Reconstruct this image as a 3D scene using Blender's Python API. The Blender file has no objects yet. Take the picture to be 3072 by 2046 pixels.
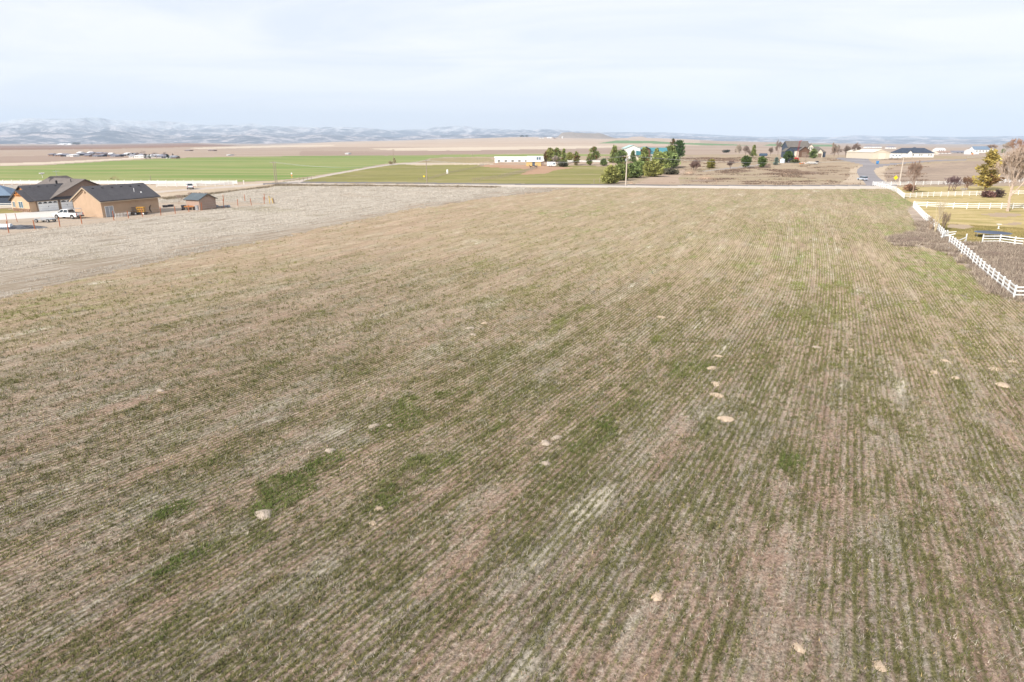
import bpy, math, random
import numpy as np
from mathutils import Matrix, Vector

# ------------------------------------------------------------------ camera, sky, sun, exposure
SC = bpy.context.scene
COL = SC.collection
F, CX, CY = 1930.0, 1536.0, 1023.0          # focal length and centre in photo pixels (3072 wide)
PITCH = math.atan(598.0 / F)
SP, CP = math.sin(PITCH), math.cos(PITCH)
CAMH = 15.0
cam_data = bpy.data.cameras.new("camera")
cam_data.sensor_width = 36.0
cam_data.lens = 36.0 * F / 3072.0
cam_data.clip_start = 0.1
cam_data.clip_end = 120000.0
cam = bpy.data.objects.new("camera", cam_data)
COL.objects.link(cam)
cam.location = (0, 0, CAMH)
cam.rotation_euler = (math.pi / 2 - PITCH, 0, 0)
SC.camera = cam

SUN_EL = math.radians(36)
SUN_XY = Vector((-0.70, -0.714)).normalized()       # towards the sun: behind the camera, to its left
world = bpy.data.worlds.new("World")
SC.world = world
world.use_nodes = True
wn = world.node_tree
wn.nodes.clear()
def _w(t, **kw):
    n = wn.nodes.new(t)
    for k, v in kw.items():
        setattr(n, k, v)
    return n
w_out = _w("ShaderNodeOutputWorld")
w_sky = _w("ShaderNodeTexSky", sky_type='NISHITA', sun_disc=False, sun_elevation=SUN_EL,
           sun_rotation=math.atan2(SUN_XY.x, SUN_XY.y), air_density=1.0, dust_density=1.5)
w_b1 = _w("ShaderNodeBackground"); w_b1.inputs[1].default_value = 0.08
w_b2 = _w("ShaderNodeBackground"); w_b2.inputs[1].default_value = 0.90
w_mix = _w("ShaderNodeMixShader"); w_mix.inputs[0].default_value = 0.86
w_tc = _w("ShaderNodeTexCoord")
w_sep = _w("ShaderNodeSeparateXYZ")
w_abs = _w("ShaderNodeMath", operation='ABSOLUTE')
w_add = _w("ShaderNodeMath", operation='ADD'); w_add.inputs[1].default_value = 0.10
w_dx = _w("ShaderNodeMath", operation='DIVIDE')
w_dy = _w("ShaderNodeMath", operation='DIVIDE')
w_cmb = _w("ShaderNodeCombineXYZ")
w_map = _w("ShaderNodeMapping"); w_map.inputs['Scale'].default_value = (0.5, 0.95, 1); w_map.inputs['Rotation'].default_value = (0, 0, 0.22); w_map.inputs['Location'].default_value = (0.9, 0.35, 0)
w_n1 = _w("ShaderNodeTexNoise"); w_n1.inputs['Scale'].default_value = 0.8; w_n1.inputs['Detail'].default_value = 7; w_n1.inputs['Roughness'].default_value = 0.56; w_n1.inputs['Distortion'].default_value = 1.1
w_rmp = _w("ShaderNodeValToRGB")
w_rmp.color_ramp.elements[0].position = 0.36; w_rmp.color_ramp.elements[0].color = (0.74, 0.80, 0.93, 1)
w_rmp.color_ramp.elements[1].position = 0.60; w_rmp.color_ramp.elements[1].color = (0.99, 0.985, 0.99, 1)
e_ = w_rmp.color_ramp.elements.new(0.47); e_.color = (0.855, 0.885, 0.955, 1)
L = wn.links.new
L(w_tc.outputs['Generated'], w_sep.inputs[0]); L(w_sep.outputs[2], w_abs.inputs[0]); L(w_abs.outputs[0], w_add.inputs[0])
L(w_sep.outputs[0], w_dx.inputs[0]); L(w_add.outputs[0], w_dx.inputs[1]); L(w_sep.outputs[1], w_dy.inputs[0]); L(w_add.outputs[0], w_dy.inputs[1])
L(w_dx.outputs[0], w_cmb.inputs[0]); L(w_dy.outputs[0], w_cmb.inputs[1]); L(w_cmb.outputs[0], w_map.inputs[0]); L(w_map.outputs[0], w_n1.inputs['Vector'])
L(w_n1.outputs[0], w_rmp.inputs[0]); w_inv = _w("ShaderNodeMath", operation='SUBTRACT'); w_inv.inputs[0].default_value = 1.0
w_pow = _w("ShaderNodeMath", operation='POWER'); w_pow.inputs[1].default_value = 9.0
w_gl = _w("ShaderNodeMix", data_type='RGBA'); w_gl.inputs[7].default_value = (1.08, 1.07, 1.08, 1)
L(w_abs.outputs[0], w_inv.inputs[1]); L(w_inv.outputs[0], w_pow.inputs[0]); L(w_pow.outputs[0], w_gl.inputs[0]); L(w_rmp.outputs[0], w_gl.inputs[6]); L(w_gl.outputs[2], w_b2.inputs[0])   # overcast sky, paler towards the horizon all round
L(w_sky.outputs[0], w_b1.inputs[0]); L(w_b1.outputs[0], w_mix.inputs[1]); L(w_b2.outputs[0], w_mix.inputs[2]); L(w_mix.outputs[0], w_out.inputs[0])

sun_data = bpy.data.lights.new("sun", 'SUN')
sun_data.energy = 5.0
sun_data.angle = math.radians(1.6)
sun_data.color = (1.0, 0.945, 0.86)
sun = bpy.data.objects.new("sun", sun_data)
COL.objects.link(sun)
sd = Vector((SUN_XY.x * math.cos(SUN_EL), SUN_XY.y * math.cos(SUN_EL), math.sin(SUN_EL)))
sun.rotation_euler = sd.to_track_quat('Z', 'Y').to_euler()
sun.location = (-40, -60, 80)

SC.view_settings.view_transform = 'Standard'
SC.view_settings.look = 'None'
SC.view_settings.exposure = 0.43
SC.view_settings.gamma = 1.0
SC.view_settings.use_curve_mapping = False

# ------------------------------------------------------------------ numbers: noise, terrain, pixel to ground
rng = np.random.default_rng(7)
_PERM = rng.random((8, 256, 256)).astype(np.float64)
def vnoise(x, y, seed=0):
    x = np.asarray(x, float); y = np.asarray(y, float)
    xi = np.floor(x).astype(int); yi = np.floor(y).astype(int)
    fx = x - xi; fy = y - yi
    fx = fx * fx * (3 - 2 * fx); fy = fy * fy * (3 - 2 * fy)
    T = _PERM[seed % 8]
    a = T[xi & 255, yi & 255]; b = T[(xi + 1) & 255, yi & 255]
    c = T[xi & 255, (yi + 1) & 255]; d = T[(xi + 1) & 255, (yi + 1) & 255]
    return (a * (1 - fx) + b * fx) * (1 - fy) + (c * (1 - fx) + d * fx) * fy
def fbm(x, y, seed=0, octv=4, gain=0.5):
    s = 0; a = 1; t = 0
    for i in range(octv):
        s = s + a * vnoise(x * 2 ** i + 17.3 * i, y * 2 ** i + 9.1 * i, seed + i); t += a; a *= gain
    return s / t
def sstep(a, b, x):
    t = np.clip((np.asarray(x, float) - a) / (b - a), 0, 1)
    return t * t * (3 - 2 * t)

EDGE_X = np.array([-800, 0, 300, 450, 560, 640, 720, 800, 900, 1000, 1200, 1350, 1550, 1640, 1800, 1950, 2050, 2150, 2300, 2500, 2700, 3072, 3900.])
EDGE_Y = np.array([438, 437, 436, 433, 430, 432, 435, 435, 431, 425, 421, 417, 411, 411, 414, 414, 417, 422, 426, 432, 437, 441, 442.])
def terr(x, y):
    x = np.asarray(x, float); y = np.asarray(y, float)
    r = np.hypot(x, y)
    col = 1536 + 2020 * np.where(y > 1, x / np.maximum(y, 1e-6), np.sign(x) * 99)
    col = np.clip(col, -800, 3900)
    kn = 3.8 * sstep(375, 470, r) * (1 - sstep(640, 900, r)) * sstep(1330, 1560, col)
    yy = np.interp(col, EDGE_X, EDGE_Y)
    dy = (CY - yy) / F
    el = (-SP + dy * CP) / np.hypot((col - CX) / F, CP + dy * SP)
    zf = CAMH + 7000 * el
    ramp = np.clip((r - 1000) / 6000, 0, 1.6)
    ramp = np.where(ramp > 1, 1 - (ramp - 1) * 0.8, ramp)
    und = (fbm(x / 420, y / 420, 3, 3) - .5) * 7 * sstep(900, 1800, r) * (1 - sstep(6000, 8000, r))
    bt = 44 * sstep(6100, 6500, r) * (1 - sstep(6900, 7300, r)) * sstep(1668, 1690, col) * (1 - sstep(1790, 1850, col)) * (0.8 + .4 * vnoise(col / 30, r / 200, 2))
    bt = bt + 14 * sstep(6300, 6600, r) * (1 - sstep(6900, 7300, r)) * sstep(1880, 1900, col) * (1 - sstep(1925, 1945, col))
    near = (fbm(x / 26, y / 26, 1, 2) - .5) * 0.25 * sstep(2, 12, r) * (1 - sstep(300, 500, r))
    return kn + zf * ramp + und + bt + near
def ray(px, py):
    dx = (px - CX) / F; dy = (CY - py) / F
    return Vector((dx, CP + dy * SP, -SP + dy * CP))
_TS = 4.0 * 1.012 ** np.arange(0, 660)
def at(px, py, dz=0.0, rmax=9000):
    """the ground point that the photograph shows at this pixel"""
    d = ray(px, py)
    t = _TS; lo, hi = None, None
    for _ in range(3):
        below = CAMH + d.z * t <= terr(d.x * t, d.y * t) + dz
        i = int(np.argmax(below)) if below.any() else len(t) - 1
        lo, hi = t[max(i - 1, 0)], t[i]
        t = np.linspace(lo, hi, 40)
    p = d * float(hi)
    return Vector((p.x, p.y, float(terr(p.x, p.y))))
def ground(x, y):
    return Vector((x, y, float(terr(x, y))))
def ppm(p):
    """photo pixels per metre at a place"""
    return F / (p.y * CP + (CAMH - p.z) * SP)
def proj(x, y, z):
    zz = np.asarray(z, float) - CAMH
    ax = np.maximum(y * CP - zz * SP, 1e-3)
    up = y * SP + zz * CP
    return CX + F * x / ax, CY - F * up / ax
ROW = math.radians(25.0)
RD = Vector((math.sin(ROW), math.cos(ROW)))         # along the crop rows
def uv_of(x, y):
    return x * RD.x + y * RD.y, x * RD.y - y * RD.x
def tilt(u, v):
    return 0.15 * 26 * np.log1p(np.exp((34 - u) / 13)) * 0.5 * sstep(8, -14, v) + 0.9 * np.sin(u / 23 + 1.1) * np.exp(-((v + 6) / 14) ** 2)
def phi_of(u, v):
    return v + tilt(u, v)
PITCHROW = 0.29

# ------------------------------------------------------------------ helpers: materials
class NT:
    def __init__(self, name, rough=0.9, spec=0.2, metal=0.0):
        self.m = bpy.data.materials.new(name); self.m.use_nodes = True
        self.t = self.m.node_tree
        self.b = self.t.nodes['Principled BSDF']
        self.b.inputs['Roughness'].default_value = rough
        self.b.inputs['Specular IOR Level'].default_value = spec
        self.b.inputs['Metallic'].default_value = metal
        self._pos = None
    def n(self, t, **kw):
        x = self.t.nodes.new(t)
        for k, v in kw.items(): setattr(x, k, v)
        return x
    def l(self, a, b): self.t.links.new(a, b)
    def _in(self, sock, v):
        if hasattr(v, 'is_linked') or isinstance(v, bpy.types.NodeSocket): self.l(v, sock)
        else: sock.default_value = v
    def pos(self):
        if self._pos is None: self._pos = self.n("ShaderNodeNewGeometry").outputs['Position']
        return self._pos
    def obj(self): return self.n("ShaderNodeTexCoord").outputs['Object']
    def attr(self, name, out='Fac'): return self.n("ShaderNodeAttribute", attribute_name=name).outputs[out]
    def math(self, op, a, b=0.0, c=0.0, clamp=False):
        x = self.n("ShaderNodeMath", operation=op, use_clamp=clamp)
        self._in(x.inputs[0], a); self._in(x.inputs[1], b); self._in(x.inputs[2], c)
        return x.outputs[0]
    def mapv(self, vec, scale=(1, 1, 1), rot=(0, 0, 0), loc=(0, 0, 0)):
        x = self.n("ShaderNodeMapping"); x.inputs['Scale'].default_value = scale; x.inputs['Rotation'].default_value = rot; x.inputs['Location'].default_value = loc
        self.l(vec, x.inputs[0]); return x.outputs[0]
    def noise(self, vec, scale=1.0, detail=3.0, rough=0.55, dist=0.0):
        x = self.n("ShaderNodeTexNoise"); x.inputs['Scale'].default_value = scale; x.inputs['Detail'].default_value = detail
        x.inputs['Roughness'].default_value = rough; x.inputs['Distortion'].default_value = dist
        self.l(vec, x.inputs['Vector']); return x.outputs[0]
    def ramp(self, fac, stops):
        x = self.n("ShaderNodeValToRGB"); r = x.color_ramp
        for i, (p, c) in enumerate(stops):
            e = r.elements[i] if i < 2 else r.elements.new(p)
            e.position = p; e.color = (c, c, c, 1) if isinstance(c, (int, float)) else (c[0], c[1], c[2], 1)
        self.l(fac, x.inputs[0]); return x.outputs[0]
    def mix(self, fac, a, b, blend='MIX'):
        x = self.n("ShaderNodeMix", data_type='RGBA', blend_type=blend)
        self._in(x.inputs[0], fac)
        for s, v in ((x.inputs[6], a), (x.inputs[7], b)):
            if isinstance(v, tuple): s.default_value = (v[0], v[1], v[2], 1)
            else: self.l(v, s)
        return x.outputs[2]
    def comb(self, x, y, z=0.0):
        c = self.n("ShaderNodeCombineXYZ")
        self._in(c.inputs[0], x); self._in(c.inputs[1], y); self._in(c.inputs[2], z)
        return c.outputs[0]
    def bump(self, h, strength=0.5, dist=0.05):
        x = self.n("ShaderNodeBump"); x.inputs['Strength'].default_value = strength; x.inputs['Distance'].default_value = dist
        self.l(h, x.inputs['Height']); self.l(x.outputs[0], self.b.inputs['Normal'])
    def color(self, c):
        if isinstance(c, tuple): self.b.inputs['Base Color'].default_value = (c[0], c[1], c[2], 1)
        else: self.l(c, self.b.inputs['Base Color'])
        return self.m
_MC = {}
def paint(name, c, rough=0.6, var=0.12, scale=1.5, spec=0.3, metal=0.0, bump=0.0):
    """a plain coloured surface with mild mottling and wear"""
    if name in _MC: return _MC[name]
    t = NT(name, rough, spec, metal)
    o = t.obj()
    n = t.noise(o, scale, 5, 0.65)
    lo = tuple(max(0, k * (1 - var)) for k in c); hi = tuple(min(1, k * (1 + var)) for k in c)
    t.color(t.ramp(n, [(0.3, lo), (0.7, hi)]))
    if bump: t.bump(t.noise(o, scale * 8, 4), bump, 0.02)
    _MC[name] = t.m
    return t.m
def ground_mat(name, cols, scale=0.05, fine=2.0, stretch=None, contrast=0.25, patches=None, bump=0.0):
    """mottled ground: broad patches between the colours given, plus fine grain"""
    t = NT(name, 0.95, 0.05)
    p = t.pos()
    q = p
    if stretch is not None:
        q = t.mapv(p, stretch[0], (0, 0, stretch[1]))
    n1 = t.noise(q, scale, 6, 0.6, 0.4)
    k = len(cols)
    base = t.ramp(n1, [(0.30 + 0.4 * i / (k - 1), c) for i, c in enumerate(cols)])
    n2 = t.noise(q, fine, 5, 0.7)
    g = t.ramp(n2, [(0.25, 1 - contrast), (0.75, 1 + contrast)])
    col = t.mix(1.0, base, g, 'MULTIPLY')
    if patches:
        for (sc, lo, hi, c, off) in patches:
            n3 = t.noise(t.mapv(q, (1, 1, 1), (0, 0, 0), (off, off * 1.7, 0)), sc, 5, 0.65, 0.8)
            col = t.mix(t.ramp(n3, [(lo, 0.0), (hi, 1.0)]), col, c)
    if bump: t.bump(n2, bump, 0.2)
    return t.color(col)
def vcol_mat(name, rough=0.85, spec=0.1, trans=0.0):
    t = NT(name, rough, spec)
    t.color(t.attr("col", 'Color'))
    if trans:
        tr = t.n("ShaderNodeBsdfTranslucent"); mx = t.n("ShaderNodeMixShader"); mx.inputs[0].default_value = trans
        t.l(t.attr("col", 'Color'), tr.inputs[0])
        out = t.t.nodes['Material Output']
        t.l(t.b.outputs[0], mx.inputs[1]); t.l(tr.outputs[0], mx.inputs[2]); t.l(mx.outputs[0], out.inputs[0])
    return t.m

# ------------------------------------------------------------------ helpers: meshes and things
def mesh_np(name, V, Fc, mat, nper, attrs=None, smooth=False):
    """mesh from numpy arrays; every face has nper corners"""
    me = bpy.data.meshes.new(name)
    V = np.ascontiguousarray(V, np.float32); Fc = np.ascontiguousarray(Fc, np.int32)
    me.vertices.add(len(V)); me.vertices.foreach_set("co", V.ravel())
    me.loops.add(Fc.size); me.loops.foreach_set("vertex_index", Fc.ravel())
    me.polygons.add(len(Fc))
    me.polygons.foreach_set("loop_start", np.arange(0, Fc.size, nper, dtype=np.int32))
    if smooth: me.polygons.foreach_set("use_smooth", np.ones(len(Fc), bool))
    for k, a in (attrs or {}).items():
        if a.ndim == 1:
            at_ = me.attributes.new(k, 'FLOAT', 'POINT'); at_.data.foreach_set("value", np.ascontiguousarray(a, np.float32))
        else:
            at_ = me.attributes.new(k, 'FLOAT_COLOR', 'POINT')
            at_.data.foreach_set("color", np.ascontiguousarray(np.c_[a, np.ones(len(a))], np.float32).ravel())
    me.update(calc_edges=True)
    if mat: me.materials.append(mat)
    return me
class MB:
    """collects simple solids into one mesh"""
    def __init__(s): s.v = []; s.f = []
    def poly(s, pts, faces):
        b = len(s.v); s.v += [tuple(p) for p in pts]; s.f += [tuple(b + i for i in f) for f in faces]; return s
    def box(s, c, d, rz=0.0, rx=0.0, ry=0.0):
        x, y, z = d[0] / 2, d[1] / 2, d[2] / 2
        M = Matrix.Rotation(rz, 3, 'Z') @ Matrix.Rotation(ry, 3, 'Y') @ Matrix.Rotation(rx, 3, 'X')
        P = [M @ Vector(p) + Vector(c) for p in ((-x, -y, -z), (x, -y, -z), (x, y, -z), (-x, y, -z), (-x, -y, z), (x, -y, z), (x, y, z), (-x, y, z))]
        return s.poly(P, [(0, 3, 2, 1), (4, 5, 6, 7), (0, 1, 5, 4), (1, 2, 6, 5), (2, 3, 7, 6), (3, 0, 4, 7)])
    def bx(s, x0, x1, y0, y1, z0, z1): return s.box(((x0 + x1) / 2, (y0 + y1) / 2, (z0 + z1) / 2), (x1 - x0, y1 - y0, z1 - z0))
    def tube(s, p0, p1, r0, r1=None, n=6, caps=True):
        r1 = r0 if r1 is None else r1
        p0 = Vector(p0); p1 = Vector(p1); d = (p1 - p0)
        if d.length < 1e-6: return s
        d.normalize(); a = d.orthogonal().normalized(); b = d.cross(a)
        P = [p0 + (a * math.cos(2 * math.pi * i / n) + b * math.sin(2 * math.pi * i / n)) * r0 for i in range(n)]
        P += [p1 + (a * math.cos(2 * math.pi * i / n) + b * math.sin(2 * math.pi * i / n)) * r1 for i in range(n)]
        fs = [(i, (i + 1) % n, n + (i + 1) % n, n + i) for i in range(n)]
        if caps: fs += [tuple(range(n - 1, -1, -1)), tuple(range(n, 2 * n))]
        return s.poly(P, fs)
    def prism(s, prof, y0, y1, axis='y'):
        """profile (x, z) pushed from y0 to y1; axis 'x' pushes (y, z) along x"""
        n = len(prof)
        if axis == 'y': P = [(x, y0, z) for x, z in prof] + [(x, y1, z) for x, z in prof]
        else: P = [(y0, x, z) for x, z in prof] + [(y1, x, z) for x, z in prof]
        return s.poly(P, [(i, (i + 1) % n, n + (i + 1) % n, n + i) for i in range(n)] + [tuple(range(n - 1, -1, -1)), tuple(range(n, 2 * n))])
    def lathe(s, c, prof, n=10):
        P = []
        for r, z in prof:
            P += [(c[0] + r * math.cos(2 * math.pi * i / n), c[1] + r * math.sin(2 * math.pi * i / n), c[2] + z) for i in range(n)]
        fs = []
        for k in range(len(prof) - 1):
            fs += [(k * n + i, k * n + (i + 1) % n, (k + 1) * n + (i + 1) % n, (k + 1) * n + i) for i in range(n)]
        fs += [tuple(range(n - 1, -1, -1)), tuple(range((len(prof) - 1) * n, len(prof) * n))]
        return s.poly(P, fs)
    def mesh(s, name, mat, smooth=False):
        me = bpy.data.meshes.new(name); me.from_pydata(s.v, [], s.f); me.materials.append(mat)
        me.update()
        bm = __import__('bmesh').new(); bm.from_mesh(me); __import__('bmesh').ops.recalc_face_normals(bm, faces=bm.faces); bm.to_mesh(me); bm.free()
        if smooth: me.polygons.foreach_set("use_smooth", np.ones(len(me.polygons), bool))
        return me
    def build(s, name, mat, parent=None, smooth=False):
        return link(name, s.mesh(name, mat, smooth), parent)
def link(name, me, parent=None, loc=None):
    o = bpy.data.objects.new(name, me); COL.objects.link(o)
    if parent: o.parent = parent
    if loc is not None: o.location = loc
    return o
def tag(o, label=None, cat=None, group=None, kind=None):
    if label: o["label"] = label
    if cat: o["category"] = cat
    if group: o["group"] = group
    if kind: o["kind"] = kind
    return o
def thing(name, label, cat, loc=(0, 0, 0), rz=0.0, group=None):
    o = bpy.data.objects.new(name, None); COL.objects.link(o)
    o.empty_display_size = 0.3; o.location = loc; o.rotation_euler = (0, 0, rz)
    return tag(o, label, cat, group)
def struct(name, me, label=None): return tag(link(name, me), label, None, None, 'structure')
# ------------------------------------------------------------------ what grows where in the crop field
def _uvpx(px, py):
    p = at(px, py); return uv_of(p.x, p.y)
# (photo px, py, half length along the rows, half width across, amount)
GREEN_SPOTS = [(850, 1470, 4.2, 0.9, 1.0), (1240, 1420, 2.6, 1.2, 0.9), (1275, 1225, 3.0, 1.6, 0.9), (505, 1537, 0.9, 0.6, 1.0), (770, 1545, 2.4, .8, .8), (700, 1640, 2.2, .7, .8),
    (1960, 880, 9, 5, 0.7), (1850, 935, 5, 4, 0.5), (1790, 800, 8, 4, .35), (1270, 830, 6, 6, .35), (800, 880, 8, 6, .45), (400, 880, 9, 5, .45), (300, 1060, 9, 6, .3),
    (2385, 1385, 1.3, .7, .9), (2190, 1198, 1.2, .9, .5), (2840, 800, 16, 4.5, .95), (2700, 600, 22, 10, .9), (2560, 590, 26, 8, .55), (2920, 880, 6, 3, .9), (2600, 960, 6, 3, .5), (2350, 985, 8, 3, .5),
    (2990, 1080, 5, 3, .6), (2760, 1030, 6, 3, .55), (2080, 660, 20, 8, .45), (2190, 850, 9, 3, .5), (2150, 750, 14, 4, .3), (1000, 1010, 6, 5, .3), (760, 1100, 7, 5, .35), (1100, 1090, 5, 3, .4),
    (2950, 1750, 3, 1, .5), (2830, 1760, 2.4, .8, .6), (2620, 1230, 2.5, 2, .6), (1560, 1170, 4, 2, .35), (1400, 1060, 6, 3, .3), (330, 1350, 8, 3, .35), (2100, 560, 30, 5, .4)]
BARE_SPOTS = [(1440, 1590, 4.5, 0.5, 1.0), (1500, 1480, 4, .5, .7), (1780, 1120, 10, 1.6, .8), (1870, 1150, 7, .8, .8), (1640, 1230, 5, 1.2, .7), (1390, 1190, 3, 1, .5), (1200, 1060, 6, 2, .5), (1480, 980, 7, 4, .5),
    (2000, 1330, 4, .8, .7), (2240, 1550, 6, .25, .8), (2600, 1290, 5, 1, .6), (2430, 1370, 6, .3, .8), (1250, 700, 16, 7, .8), (1000, 720, 14, 6, .8), (700, 770, 10, 5, .6), (1560, 660, 18, 8, .5), (1950, 820, 6, 4, .8), (1850, 860, 6, 3, .7),
    (2000, 640, 16, 6, .5), (2480, 612, 12, 8, .7), (2600, 760, 8, 4, .5), (2300, 890, 4, 3, .6), (2580, 1000, 7, 1.5, .8), (2720, 1060, 5, .8, .6), (3065, 905, 5, 2.5, 1.0), (2000, 1830, 4, .5, .5), (1950, 1960, 4, .6, .7), (2080, 1960, 3, .3, .6),
    (300, 800, 7, 4, .5), (470, 860, 4, 1.2, .7), (140, 1230, 6, 2, .4), (620, 1030, 6, 2, .5), (1100, 1330, 4, .7, .5), (900, 1370, 4, .8, .5), (750, 1430, 3.5, .6, .5)]
STRAW_SPOTS = [(2450, 1330, 8, 3, .5), (2300, 1640, 6, 3, .6), (2500, 1700, 7, 3, .5), (1300, 1560, 4, 2, .4), (700, 1780, 8, 1.2, .7), (400, 1600, 9, 1, .7), (1800, 1700, 4, 2, .5), (2180, 1420, 5, 2, .5), (1650, 1050, 8, 4, .5),
    (2080, 1000, 8, 3, .6), (1200, 960, 8, 4, .4), (420, 960, 8, 5, .4), (900, 800, 8, 6, .3), (2400, 780, 12, 6, .4), (2840, 1400, 6, 2, .5), (250, 1420, 8, 1.5, .5)]
def _prep(lst): return [(_uvpx(a, b), c, d, e * (.5 if c > 4.5 and e < .9 else .92)) for a, b, c, d, e in lst]
_G, _B, _S = _prep(GREEN_SPOTS), [(a, b, c, d * .85) for a, b, c, d in _prep(BARE_SPOTS)], _prep(STRAW_SPOTS)
TRACKS = []
for a_, b_, y0_, y1_ in ((2432, 2440, 590, 850), (2468, 2478, 600, 880), (2492, 2500, 640, 800), (2360, 2370, 640, 780), (2250, 2180, 570, 700), (2130, 2010, 575, 860), (1990, 1900, 640, 900)):
    ua, va = _uvpx(a_, y0_); ub, vb = _uvpx(b_, y1_)
    TRACKS.append((min(ua, ub), max(ua, ub), float(phi_of((ua + ub) / 2, (va + vb) / 2))))
def _spots(lst, u, v, w):
    o = np.zeros_like(u)
    for (cu, cv), ru, rv, amt in lst:
        d = ((u - cu) / ru) ** 2 + ((v - cv) / rv) ** 2
        o = np.maximum(o, amt * np.clip((1.2 - d * .8 - (w - .5) * 6.0) * .95, 0, 1))
    return o
def cover(x, y):
    """green, bare and straw share of the ground, 0 to 1"""
    u, v = uv_of(x, y)
    p = phi_of(u, v)
    w = fbm(u / 1.6, p / 0.8, 2, 3)
    big = fbm(u / 34 + 3, p / 12, 4, 3)
    mid = fbm(u / 7, p / 1.9, 5, 3)
    strk = fbm(u / 26, p / 0.9, 6, 2)
    fin = fbm(u / 2.2, p / 0.55, 1, 3)
    G = np.clip(.27 + .10 * sstep(-25, 15, v) + .03 * sstep(-4, -16, v) * sstep(75, 35, u) + (big - .5) * .55 + (mid - .5) * .7 + (fin - .5) * 1.1, 0, 1)  # near-left term darkens that corner: vignette shade put into the green share
    B = np.clip((strk - .57) * 2.4 + (.5 - big) * .5 + (.44 - mid) * .6 + (.45 - fin) * .5, 0, 1)
    S = np.clip((fbm(u / 5 + 40, p / 1.6, 7, 3) - .44) * 2.2 + (strk - .5) * .8, 0, 1)
    B = np.clip(B + .55 * sstep(-46, -74, v) * (.4 + 1.2 * w), 0, 1)
    g = _spots(_G, u, v, w); b = _spots(_B, u, v, w); s = _spots(_S, u, v, w)
    G = np.clip(np.maximum(G * (1 - .6 * b), g), 0, 1); B = np.clip(np.maximum(B * (1 - g), b), 0, 1); S = np.clip(np.maximum(S * (1 - .7 * g) * (1 - .5 * b), s), 0, 1)
    for tu0, tu1, tp in TRACKS:                 # wheel tracks: bleached straw pressed flat
        k = np.exp(-((p - tp - .12 * np.sin(u / 9)) / .17) ** 2) * sstep(tu0, tu0 + 8, u) * (1 - sstep(tu1 - 8, tu1, u)) * np.clip(2.2 * fbm(u / 3.5, p * 0 + tp, 3, 2) - .35, 0, 1)
        S = np.maximum(S, k); G = G * (1 - .9 * k)
    return G, B, S
def dryness(x, y):
    """the far half of the field is bleached"""
    u, v = uv_of(x, y)
    n = fbm(u / 30, v / 14, 3, 3) - .5
    return np.maximum(sstep(15, 100, u + 30 * n), sstep(-36, -74, v + 24 * n) * .9)

# ------------------------------------------------------------------ regions of the ground (outlines as seen in the photograph, on the real terrain)
WEED_EDGE = [(-260, 958), (0, 896), (153, 856), (332, 820), (459, 787), (611, 755), (764, 727), (900, 699), (1195, 634), (1492, 590), (1640, 574), (1700, 567), (1716, 563)]
REG = []      # name, polygon, wobble in px (x, y), r-min, r-max
def reg(name, poly, wob=(2, .6), rmin=0, rmax=1e9): REG.append((name, np.array(poly, float), wob, rmin, rmax))
# far plain and its fields, farthest first
reg('ploughed_field', [(-900, 452), (-900, 436), (0, 437), (300, 434), (560, 429), (720, 437), (300, 447), (0, 450)], (6, .4), 900)
reg('stubble_plain', [(800, 437), (1000, 425), (1350, 414), (1640, 404), (2100, 412), (2100, 437), (1600, 443), (1200, 440), (900, 442)], (8, .4), 900)
reg('butte', [(1655, 413), (1680, 396), (1800, 396), (1865, 412), (1850, 416), (1660, 417)], (6, .5), 5600)
reg('pale_field', [(1100, 446), (1250, 443), (1600, 439), (1850, 437), (1850, 442), (1550, 451), (1200, 452)], (8, .3), 900)
reg('pale_field', [(560, 444), (760, 438), (1000, 434), (1000, 438), (700, 445), (600, 447)], (8, .3), 900)
reg('pale_field', [(0, 497), (130, 493), (330, 481), (500, 472), (440, 471), (250, 481), (120, 487), (0, 490)], (4, .5), 400)
reg('brown_field', [(-900, 488), (-900, 470), (0, 470), (160, 466), (420, 463), (440, 470), (240, 481), (110, 487), (0, 489)], (4, .4), 500)
reg('brown_field', [(900, 468), (900, 452), (1200, 455), (1600, 448), (1850, 445), (1850, 462), (1400, 464), (1200, 467)], (8, .4), 700)
reg('far_green_field', [(1795, 430), (1850, 421), (1960, 423), (2060, 430)], (4, .2), 900)
reg('far_green_field', [(1940, 425), (2020, 427), (2200, 433), (2260, 437), (2150, 436), (1960, 431)], (4, .3), 900)
reg('far_green_field', [(2290, 437), (2310, 432), (2500, 434), (2520, 440)], (4, .3), 900)
reg('green_field', [(-900, 548), (-900, 502), (0, 498), (130, 496), (350, 482), (520, 474), (700, 470), (1000, 467), (1160, 467), (1260, 466), (1330, 464), (1480, 463), (1640, 462), (2060, 464), (2060, 470), (1490, 470), (1330, 472), (1290, 475), (1252, 486), (1180, 489), (1150, 492), (1100, 501), (1000, 519), (900, 534), (830, 541), (700, 547), (0, 545)], (2, .3), 250, 1500)
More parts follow.
